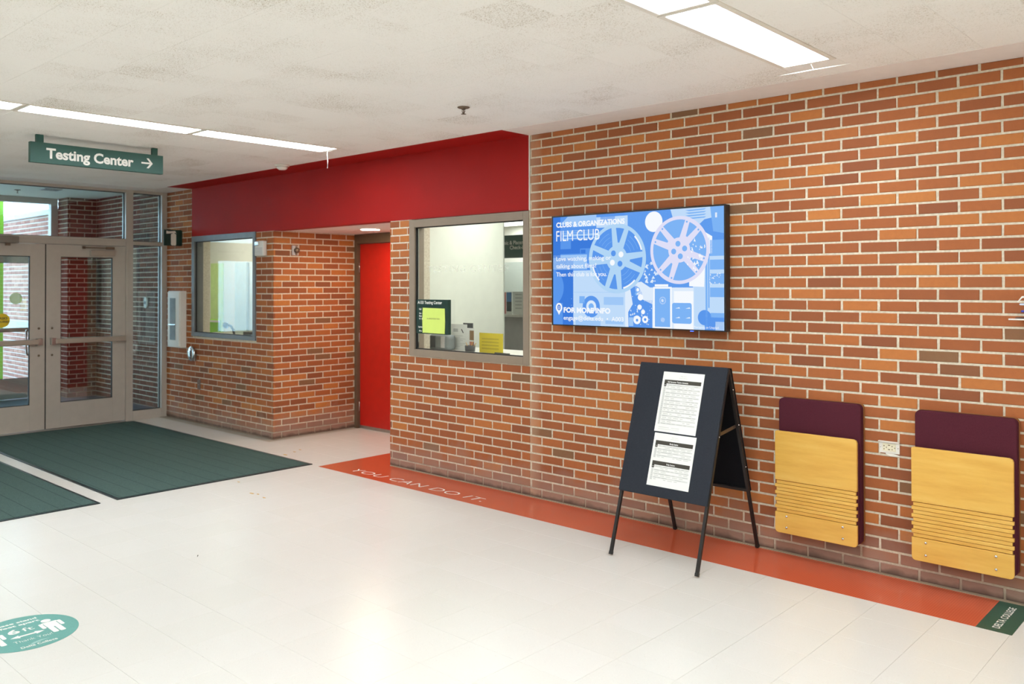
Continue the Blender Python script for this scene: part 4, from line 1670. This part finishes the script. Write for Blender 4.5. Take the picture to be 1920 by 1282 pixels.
def table(a_, W_, H_, top, bot, title, rows, wt):
    a_.rect(0.055 * W_, 0.95 * W_, bot, top - 0.005, M['paper'])
    a_.layer()
    a_.rect(0.055 * W_, 0.95 * W_, top - 0.024, top, M['ink'])
    a_.rect(0.055 * W_, 0.115 * W_, top - 0.042, top - 0.02, M['ink'])
    r_ = random.Random(int(top * 1000))
    a_.rect(0.055 * W_, 0.11 * W_, bot, top - 0.045, M['grey_ink'])
    n = rows
    hh = (top - 0.028 - bot) / n
    for k in range(n):
        y1 = top - 0.028 - hh * k
        if k % 2 == 0:
            a_.rect(0.12 * W_, 0.95 * W_, y1 - hh * 0.85, y1, M['grey_ink'])
    a_.layer()
    for k in range(n):
        y1 = top - 0.028 - hh * k
        x = 0.14
        while x < 0.9:
            wd = r_.uniform(0.05, 0.13)
            if r_.random() < 0.75:
                a_.rect(x * W_, min(x + wd, 0.93) * W_, y1 - hh * 0.55, y1 - hh * 0.25, M['mid_ink'])
            x += wd + 0.04
        a_.rect(0.065 * W_, 0.10 * W_, y1 - hh * 0.6, y1 - hh * 0.3, M['mid_ink'])
    a_.text(title, (0.14 if wt > 0.3 else 0.4) * W_, top - 0.018, 0.010, M['paper'], w=wt * W_, bold=0.02)


def draw1(a_, W_, H_):
    a_.text('Office Hours', W_ * 0.5, H_ - 0.026, 0.006, M['mid_ink'], align='C')
    a_.text('Weekly Schedule', W_ * 0.5, H_ - 0.038, 0.006, M['mid_ink'], align='C')
    table(a_, W_, H_, H_ - 0.05, 0.045, 'Fall Semester Testing Schedule', 21, 0.5)
    a_.rect(0.09 * W_, 0.35 * W_, 0.026, 0.030, M['grey_ink'])
    a_.rect(0.40 * W_, 0.6 * W_, 0.026, 0.030, M['grey_ink'])
    a_.rect(0.09 * W_, 0.6 * W_, 0.015, 0.018, M['grey_ink'])


def draw2(a_, W_, H_):
    a_.text('Office Hours', W_ * 0.5, H_ - 0.022, 0.006, M['mid_ink'], align='C')
    a_.text('Weekly Schedule', W_ * 0.5, H_ - 0.033, 0.006, M['mid_ink'], align='C')
    table(a_, W_, H_, H_ - 0.045, H_ * 0.53, 'Monday Sessions', 8, 0.2)
    table(a_, W_, H_, H_ * 0.47, 0.035, 'Friday Sessions', 8, 0.2)


SZ = -fdir.z
sheet('notice_sheet', 'upper white timetable sheet pinned on the navy A-frame board', 1.278, 1.566, (AZ - 1.106) / SZ, (AZ - 0.750) / SZ, draw1)
sheet('notice_sheet', 'lower white sheet with two dark-headed tables on the navy A-frame board', 1.287, 1.577, (AZ - 0.741) / SZ, (AZ - 0.438) / SZ, draw2)

# ------------------------------------------------------------------ fold-down wall seats
def wall_seat(x0, label):
    """x0: left edge of the seat board"""
    W_ = 0.495
    t_ = thing('fold_down_seat', label, 'wall seat', (x0 + W_ / 2, 0, 0.15), 'folded wall seats')
    x1 = x0 + W_
    MB().prism(rrect(x0 + 0.004, x1 + 0.0095, 0.156, 0.966, 0.026), (0, -0.001, 0), EX, EZ, -EY, 0.012).build('backing_board', M['wood_edge'], t_)
    MB().prism(rrect(x0 + 0.006, x1 + 0.008, 0.158, 0.964, 0.028), (0, -0.0135, 0), EX, EZ, -EY, 0.047).build('back_pad', M['maroon'], t_, bevel=0.008, segs=3)
    pd = MB().prism(rrect(x0 + 0.004, x1 + 0.004, 0.16, 0.755, 0.02), (0, -0.061, 0), EX, EZ, -EY, 0.022)
    pd.build('seat_pad', M['maroon'], t_, bevel=0.006, segs=2)
    yb, yf = -0.0835, -0.1005
    # upper board, nine tambour strips, lower board
    top = [(x0, 0.470), (x1, 0.470), (x1, 0.747), (x1 - 0.006, 0.761), (x1 - 0.02, 0.767), (x0 + 0.008, 0.767), (x0 + 0.0, 0.760)]
    MB().prism(top, (0, yb, 0), EX, EZ, -EY, yb - yf).build('seat_board', M['wood'], t_, bevel=0.002)
    hgt = (0.468 - 0.279) / 9
    for k in range(9):
        z1 = 0.468 - hgt * k
        rec = (k % 2 == 0)
        e = 0.008 if rec else 0.0
        d = 0.004 if rec else 0.0
        MB().box(x0 + e, x1 - e, yf + d, yb, z1 - hgt + 0.0012, z1 - 0.0012).build('slat', M['wood'], t_, bevel=0.0012)
    bot = [(x0, 0.277), (x1, 0.277)] + [(x1 - 0.02 + 0.02 * cos(a), 0.172 + 0.02 * sin(a)) for a in [0, -pi / 6, -pi / 3, -pi / 2]] + [(x0 + 0.02 + 0.02 * cos(a), 0.172 + 0.02 * sin(a)) for a in [-pi / 2, -2 * pi / 3, -5 * pi / 6, -pi]]
    MB().prism(bot, (0, yb, 0), EX, EZ, -EY, yb - yf).build('lower_board', M['wood'], t_, bevel=0.002)
    for bx in (x0 + 0.073, x1 - 0.082):
        for bz in (0.255, 0.188):
            MB().lathe([(0.0075, 0), (0.0072, 0.002), (0.005, 0.0045), (0.001, 0.0052)], (bx, yf - 0.0002, bz), (0, -1, 0), 16).build('bolt', M['chrome'], t_)
    return t_


s1 = wall_seat(1.853, 'folded birch wall seat with maroon back next to the A-frame board')
dup(s1, (2.643 + 0.2475, 0, 0.15), 'folded birch wall seat with maroon back above the green floor block')

# ------------------------------------------------------------------ outlet
t_ = thing('power_outlet', 'white double power outlet between the two folded wall seats', 'outlet', (2.495, 0, 0.73))
MB().box(2.440, 2.552, -0.007, -0.0005, 0.697, 0.763).build('plate', M['white'], t_, bevel=0.002)
MB().box(2.437, 2.553, -0.020, -0.0005, 0.759, 0.7655).build('hood', M['white'], t_, bevel=0.002)
MB().box(2.459, 2.532, -0.0095, -0.007, 0.709, 0.752).build('receptacle', mat('ivory_plastic', (232, 224, 196), 0.4), t_, bevel=0.001)
sl = MB()
for x in (2.468, 2.512):
    for z in (0.720, 0.738):
        sl.box(x - 0.0022, x + 0.0022, -0.0101, -0.0094, z - 0.0032, z + 0.0032)
for x in (2.481, 2.526):
    sl.box(x - 0.002, x + 0.002, -0.0101, -0.0094, 0.727, 0.733)
for z in (0.719, 0.743):
    sl.box(2.4895, 2.5005, -0.0101, -0.0094, z - 0.0022, z + 0.0022)
sl.build('slot', mat('slot_dark', (92, 74, 30), 0.6), t_)
for x in (2.447, 2.543):
    MB().lathe([(0.0035, 0), (0.003, 0.0015)], (x, -0.007, 0.729), (0, -1, 0), 10).build('screw', M['chrome'], t_)
MB().prism([(2.475, 0.6965), (2.515, 0.6965), (2.548, 0.690), (2.553, 0.683), (2.50, 0.682), (2.478, 0.69)], (0, -0.0005, 0), EX, EZ, -EY, 0.006).build('filler', M['letter'], t_)

# ------------------------------------------------------------------ bracket at the right edge
t_ = thing('pen_rack', 'white wire rack holding blue pens on the brick wall at the picture edge', 'rack', (3.2, 0, 1.53))
mb = MB().tube([(3.112, -0.065, 1.474), (3.20, -0.068, 1.474), (3.33, -0.068, 1.474), (3.33, -0.002, 1.474)], 0.0042, 8)
mb.tube([(3.15, -0.05, 1.563), (3.166, -0.03, 1.588), (3.20, -0.012, 1.590), (3.33, -0.012, 1.590)], [0.0022, 0.005, 0.006, 0.006], 8)
mb.build('wire_frame', M['letter'], t_)
MB().box(3.19, 3.32, -0.004, -0.0008, 1.45, 1.61).build('back_plate', M['white'], t_, bevel=0.001)
MB().box(3.14, 3.33, -0.058, -0.004, 1.4795, 1.483).build('tray', M['charcoal'], t_)
o = MB().tube([(3.158, -0.05, 1.5515), (3.162, -0.05, 1.5515), (3.185, -0.05, 1.5515), (3.32, -0.045, 1.5515)], [0.002, 0.005, 0.006, 0.006], 10).build('pen', [mat('pale_blue_plastic', (200, 214, 236), 0.3)], loc=(3.24, -0.05, 1.55))
tag(o, 'pale blue marker in the white rack at the picture edge', 'pen')
o = MB().tube([(3.165, -0.05, 1.516), (3.170, -0.05, 1.516), (3.32, -0.045, 1.516)], [0.003, 0.006, 0.006], 10).build('pen', M['blue_pen'], loc=(3.24, -0.05, 1.516))
tag(o, 'dark blue marker in the white rack at the picture edge', 'pen')

# ------------------------------------------------------------------ testing office behind window 1
OFL = ((-1.75, 2.2, 0.22, 1.3), (-4.0, 2.2, 1.3, 2.5), (-6.0, 2.2, 2.5, 5.4))
mb = MB()
for q in OFL:
    mb.box(*q, -0.12, 0.0)
struct(mb.build('floor_office', M['grey_carpet']))
OC = 2.62
mb = MB()
for q in OFL:
    mb.box(*q, OC, OC + 0.1)
struct(mb.build('ceiling_office', M['cream']))
struct(MB().box(-6.0, 2.2, 5.2, 5.4, 0, OC).build('wall_office_back', M['cream']))
struct(MB().box(2.0, 2.2, 0.22, 5.2, 0, OC).build('wall_office_right', M['cream']))
struct(MB().box(-6.0, -5.8, 2.6, 5.2, 0, OC).build('wall_office_left', M['cream']))
struct(MB().box(-3.99, -2.297, 1.9, 1.925, 0, OC).build('wall_office_partition', M['green_white']))
struct(MB().box(-1.75, -1.738, 0.22, 1.312, 0, OC).build('wall_office_corner', M['green_white']))
struct(MB().box(-0.225, 2.2, 0.22, 0.26, 0, OC).build('wall_office_front', M['cream']))


def office_light(x, y, z, label, w_=1.2, d_=0.6, m_='office_lamp'):
    t2 = thing('ceiling_light', label, 'ceiling light', (x, y, z), 'office ceiling lights')
    mb = MB()
    a, b, c, d = x - w_ / 2, x + w_ / 2, y - d_ / 2, y + d_ / 2
    for q in ((a, a + 0.03, c, d), (b - 0.03, b, c, d), (a + 0.03, b - 0.03, c, c + 0.03), (a + 0.03, b - 0.03, d - 0.03, d)):
        mb.box(q[0], q[1], q[2], q[3], z - 0.02, z)
    mb.build('frame', M['white'], t2)
    MB().box(a + 0.03, b - 0.03, c + 0.03, d - 0.03, z - 0.012, z - 0.001).build('diffuser', M[m_], t2)


office_light(-0.7, 0.85, OC, 'lit office ceiling panel close behind the testing window', 1.6, 0.6)
office_light(-4.6, 4.75, OC, 'lit office ceiling panel seen over the check-in sign')
office_light(0.9, 2.6, OC, 'lit office ceiling panel at the right end of the testing office')
# counter at the window
t_ = thing('counter', 'white counter top running behind the testing window', 'counter', (-1.0, 0.45, 0))
MB().box(-1.735, 0.6, 0.265, 0.75, 1.028, 1.062).build('top', M['counter'], t_, bevel=0.004)
MB().box(-1.72, 0.58, 0.30, 0.72, 0.0, 1.027).build('cabinet', M['laminate_grey'], t_)
CT = 1.062
MB().box(IN1[0], IN1[1], 0.106, 0.262, 1.045, 1.062).build('sill', M['counter'], win1)
# hours sign on the glass and its note
t_ = thing('hours_sign', 'dark green A133 Testing Center hours plate on the testing window', 'sign', (-1.33, 0.01, 1.38))
MB().box(-1.537, -1.135, -0.028, 0.0135, 1.229, 1.529).build('plate', M['deep_green'], t_, bevel=0.002)
ar = Art((-1.537, -0.0286, 1.229), EX, EZ)
ar.text('A133 Testing Center', 0.018, 0.262, 0.026, L, w=0.315, bold=0.022)
for s_, z in (('Fall:', 0.208), ('Sun  Closed', 0.172), ('Mon - Thu  8am - 7pm', 0.148), ('Fri  8am - 4pm', 0.124), ('Spring:', 0.052), ('Mon - Thu  8am - 7pm', 0.018)):
    ar.text(s_, 0.038 if s_ != 'Spring:' else 0.028, z, 0.015, L, bold=0.02)
ar.build('lettering', t_)
o = MB().prism([(-1.452, 1.238), (-1.168, 1.236), (-1.163, 1.34), (-1.167, 1.454), (-1.45, 1.456), (-1.455, 1.36)], (0, -0.0298, 0), EX, EZ, -EY, 0.0012).build('paper_note', M['yellow_green'], loc=(-1.31, -0.03, 1.35))
tag(o, 'yellow green paper note taped over the testing hours plate', 'note')
ar = Art((-1.31, -0.0313, 1.357), EX, EZ)
ar.text('BY APPOINTMENT ONLY', 0, 0, 0.012, M['ink'], w=0.165, align='C')
ar.build('print', o)
# things on the counter
def standing(name, label, cat, x0, x1, y, z1, m_, th=0.002):
    o = MB().box(x0, x1, y - th / 2, y + th / 2, CT + 0.0005, z1)
    ob = o.build(name, m_, loc=((x0 + x1) / 2, y, CT))
    return tag(ob, label, cat)


o = standing('paper_sheet', 'white printed sheet standing behind the testing window', 'sheet', -1.542, -1.334, 0.400, 1.298, M['paper'])
ar = Art((-1.542, 0.3985, CT), EX, EZ)
for k in range(8):
    ar.rect(0.03, 0.12 + 0.05 * (k % 3) * 0.7, 0.03 + 0.014 * k, 0.036 + 0.014 * k, M['grey_ink'])
ar.rect(0.03, 0.09, 0.165, 0.195, M['mid_ink'])
ar.poly([(0.13, 0.19), (0.14, 0.195), (0.165, 0.16), (0.155, 0.155)], M['ink'])
ar.build('print', o)
standing('folder', 'dark grey folder standing behind the white flyer in the testing window', 'folder', -1.408, -1.290, 0.428, 1.31, M['charcoal'], th=0.012)
o = standing('flyer', 'white flyer with a brown photograph beside the pencil cup', 'flyer', -1.330, -1.225, 0.385, 1.268, M['paper'])
ar = Art((-1.330, 0.3835, CT), EX, EZ)
ar.rect(0.045, 0.098, 0.098, 0.185, M['sepia'])
ar.rect(0.045, 0.098, 0.03, 0.085, M['salmon'])
ar.build('print', o)
PX, PY = -1.225, 0.330
t_ = thing('pencil_cup', 'dark cup of pencils on the counter in the testing window', 'cup', (PX, PY, CT))
MB().lathe([(0.044, 0.0005), (0.048, 0.055), (0.044, 0.055), (0.040, 0.006)], (PX, PY, CT), (0, 0, 1), 20).build('cup', M['charcoal'], t_)
for k, (dx, h, ln) in enumerate(((-0.035, 0.10, -0.03), (0.03, 0.10, 0.075), (0.012, 0.11, 0.03))):
    MB().tube([(PX + dx * 0.3, PY, CT + 0.012), (PX + dx + ln * 0.6, PY, CT + h * 0.8)], 0.0032, 6).build('pencil', M['pencil'], t_)
o = standing('notice_card', 'yellow notice card standing at the right of the testing window', 'card', -1.107, -0.822, 0.330, 1.236, M['yellow'])
ar = Art((-1.107, 0.3285, CT), EX, EZ)
for k in range(4):
    ar.rect(0.03, 0.235, 0.032 + 0.028 * k, 0.046 + 0.028 * k, M['dim_yellow'])
ar.build('print', o)
t_ = thing('desk_scanner', 'grey desktop machine behind the hours plate in the testing window', 'machine', (-1.59, 0.33, CT))
MB().box(-1.730, -1.455, 0.280, 0.385, CT + 0.0005, 1.20).build('body', M['grey_plastic'], t_, bevel=0.03, segs=3)
MB().box(-1.69, -1.63, 0.275, 0.282, 1.085, 1.19).build('panel', M['charcoal'], t_)
MB().box(-1.55, -1.50, 0.275, 0.282, 1.085, 1.19).build('panel', M['laminate_grey'], t_)
o = MB().tube([(-0.90, 0.31, CT + 0.0065), (-0.72, 0.30, CT + 0.0065)], 0.006, 8).build('pen', M['black'], loc=(-0.81, 0.305, CT))
tag(o, 'dark pen lying on the counter in the testing window', 'pen')
# check-in area
t_ = thing('check_in_sign', 'dark green hanging Placement Check-in sign seen through the testing window', 'sign', (-4.0, 4.0, 2.2))
MB().box(-5.05, -3.35, 4.0, 4.04, 2.045, 2.372).build('panel', M['green_sign'], t_)
ar = Art((-4.4, 3.9992, 2.045), EX, EZ)
ar.text('Academic & Placement', -0.06, 0.193, 0.056, L, w=0.71, bold=0.015)
ar.text('Check-in', 0.268, 0.123, 0.056, L, w=0.29, bold=0.015)
ar.build('lettering', t_)
for x in (-4.9, -3.5):
    MB().tube([(x, 4.02, 2.37), (x, 4.02, OC)], 0.006, 6).build('rod', M['steel'], t_)
t_ = thing('service_desk', 'tall white service desk under the check-in sign', 'desk', (-4.0, 4.35, 0))
MB().box(-5.0, -3.2, 4.1, 4.6, 1.195, 1.23).build('top', M['counter'], t_, bevel=0.004)
MB().box(-4.95, -3.25, 4.3, 4.58, 0, 1.194).build('front', M['laminate_grey'], t_)
t_ = thing('glass_screen', 'clear sneeze screen standing on the white service desk', 'screen', (-4.0, 4.45, 1.23))
MB().box(-4.9, -3.3, 4.44, 4.45, 1.235, 2.0).build('pane', M['glass'], t_)
MB().box(-4.9, -3.3, 4.435, 4.455, 1.231, 1.245).build('rail', M['steel'], t_)


def leaflet(x0, x1, z1, label, draw, m_=None):
    o = MB().box(x0, x1, 4.2, 4.204, 1.231, z1).build('leaflet', m_ or M['paper'], loc=((x0 + x1) / 2, 4.2, 1.231))
    tag(o, label, 'leaflet')
    if draw:
        a_ = Art((x0, 4.1995, 1.231), EX, EZ)
        draw(a_)
        a_.build('print', o)


def dphoto(a_):
    a_.rect(0.0, 0.1, 0.18, 0.32, M['blue_print'])
    a_.rect(0.0, 0.1, 0.04, 0.18, M['dark_print'])


def dtext(a_):
    for k in range(5):
        a_.rect(0.05, 0.18, 0.08 + 0.05 * k, 0.095 + 0.05 * k, M['mid_ink'])


leaflet(-4.50, -4.395, 1.55, 'pink leaflet on the service desk under the check-in sign', None, M['pink'])
leaflet(-4.385, -4.275, 1.555, 'leaflet with a blue photograph on the service desk', dphoto)
leaflet(-4.26, -4.02, 1.56, 'white text leaflet on the service desk', dtext)

# ------------------------------------------------------------------ waiting room behind window 2
struct(MB().box(-10.2, -6.36, 0.445, 2.5, -0.12, 0.0).box(-6.36, -4.1, 0.22, 2.5, -0.12, 0.0).build('floor_waiting', M['grey_carpet']))
struct(MB().box(-10.2, -6.36, 0.445, 2.5, 2.72, 2.82).box(-6.36, -4.1, 0.22, 2.5, 2.72, 2.82).build('ceiling_waiting', M['cream']))
struct(MB().box(-10.2, -6.1, 2.3, 2.5, 0, 2.72).build('wall_waiting_back', M['cream']))
struct(MB().box(-6.1, -3.99, 2.3, 2.5, 0, 2.72).build('wall_waiting_back', M['cream']))
struct(MB().box(-10.2, -10.0, 0.44, 2.3, 0, 2.72).build('wall_waiting_left', M['cream']))
struct(MB().box(-4.2, -4.11, 0.22, 2.3, 0, 2.72).build('wall_waiting_right', M['cream']))
struct(MB().box(-9.7, -6.36, 0.4405, 0.47, 0, 2.72).build('wall_waiting_front', M['cream']))
office_light(-5.3, 1.2, 2.72, 'lit ceiling panel in the room behind the far window', m_='waiting_lamp')
office_light(-8.3, 1.5, 2.72, 'lit ceiling panel deep in the room behind the far window', m_='waiting_lamp')
o = MB().box(-9.47, -9.11, 2.25, 2.29, 0.05, 2.03).build('wall_panel', mat('pale_lime_reflection', (206, 232, 150), 0.5), loc=(-9.29, 2.28, 0.05))  # added panel; its pale lime colour paints a green reflection
tag(o, 'pale lime panel standing in for a green reflection in the far window', 'panel')
o = MB().box(-8.67, -8.31, 2.25, 2.29, 0.05, 2.03).build('wall_panel', mat('pale_grey_panel', (212, 220, 214), 0.4), loc=(-8.49, 2.28, 0.05))
tag(o, 'pale grey panel on the back wall behind the far window', 'panel')
t_ = thing('office_chair', 'lime green chair with a white rail behind the far window', 'chair', (-8.25, 1.7, 0))
MB().box(-8.41, -8.10, 1.66, 1.70, 0.62, 1.13).build('backrest', M['lime'], t_, bevel=0.015)
MB().box(-8.45, -8.05, 1.45, 1.86, 0.43, 0.48).build('seat', M['lime'], t_, bevel=0.015)
MB().box(-8.46, -8.06, 1.63, 1.655, 1.085, 1.115).build('rail', M['white'], t_)
for x in (-8.42, -8.08):
    for y in (1.48, 1.83):
        MB().tube([(x, y, 0), (x, y, 0.43)], 0.012, 8).build('leg', M['steel'], t_)
t_ = thing('desk', 'pale desk behind the far window', 'desk', (-7.0, 1.0, 0))
MB().box(-7.6, -5.9, 0.75, 1.35, 0.93, 0.965).build('top', M['counter'], t_)
for x in (-7.55, -5.95):
    MB().box(x - 0.03, x + 0.03, 0.8, 1.3, 0, 0.93).build('leg', M['laminate_grey'], t_)
t_ = thing('desk_lamp', 'dark gooseneck lamp on the desk behind the far window', 'lamp', (-6.45, 1.0, 0.965))
MB().tube([(-6.47, 1.0, 0.975), (-6.50, 1.0, 1.05), (-6.56, 1.0, 1.10), (-6.66, 1.0, 1.115)], 0.016, 8).build('neck', M['charcoal'], t_)
MB().lathe([(0.07, 0), (0.07, 0.012), (0.02, 0.016)], (-6.46, 1.0, 0.966), (0, 0, 1), 20).build('base', M['charcoal'], t_)
MB().lathe([(0.018, 0), (0.045, 0.05)], (-6.65, 1.0, 1.117), (-1, 0, -0.25), 16).build('shade', M['charcoal'], t_)
o = MB().box(-6.16, -5.95, 0.95, 1.08, 0.966, 1.04).build('box', M['charcoal'], loc=(-6.05, 1.0, 0.966), bevel=0.006)
tag(o, 'small charcoal box on the desk behind the far window', 'box')
t_ = thing('cabinet', 'dark grey cabinet for a doorway, white strip painting a lit slit behind the far window', 'cabinet', (-6.2, 1.58, 0))
MB().box(-6.50, -5.9, 1.37, 1.8, 0.0, 2.15).build('carcass', M['grey_plastic'], t_)  # box added in place of a dark doorway
MB().box(-6.38, -6.33, 1.355, 1.3695, 1.30, 2.10).build('edge_strip', M['letter'], t_)  # white strip paints a lit slit beside the doorway
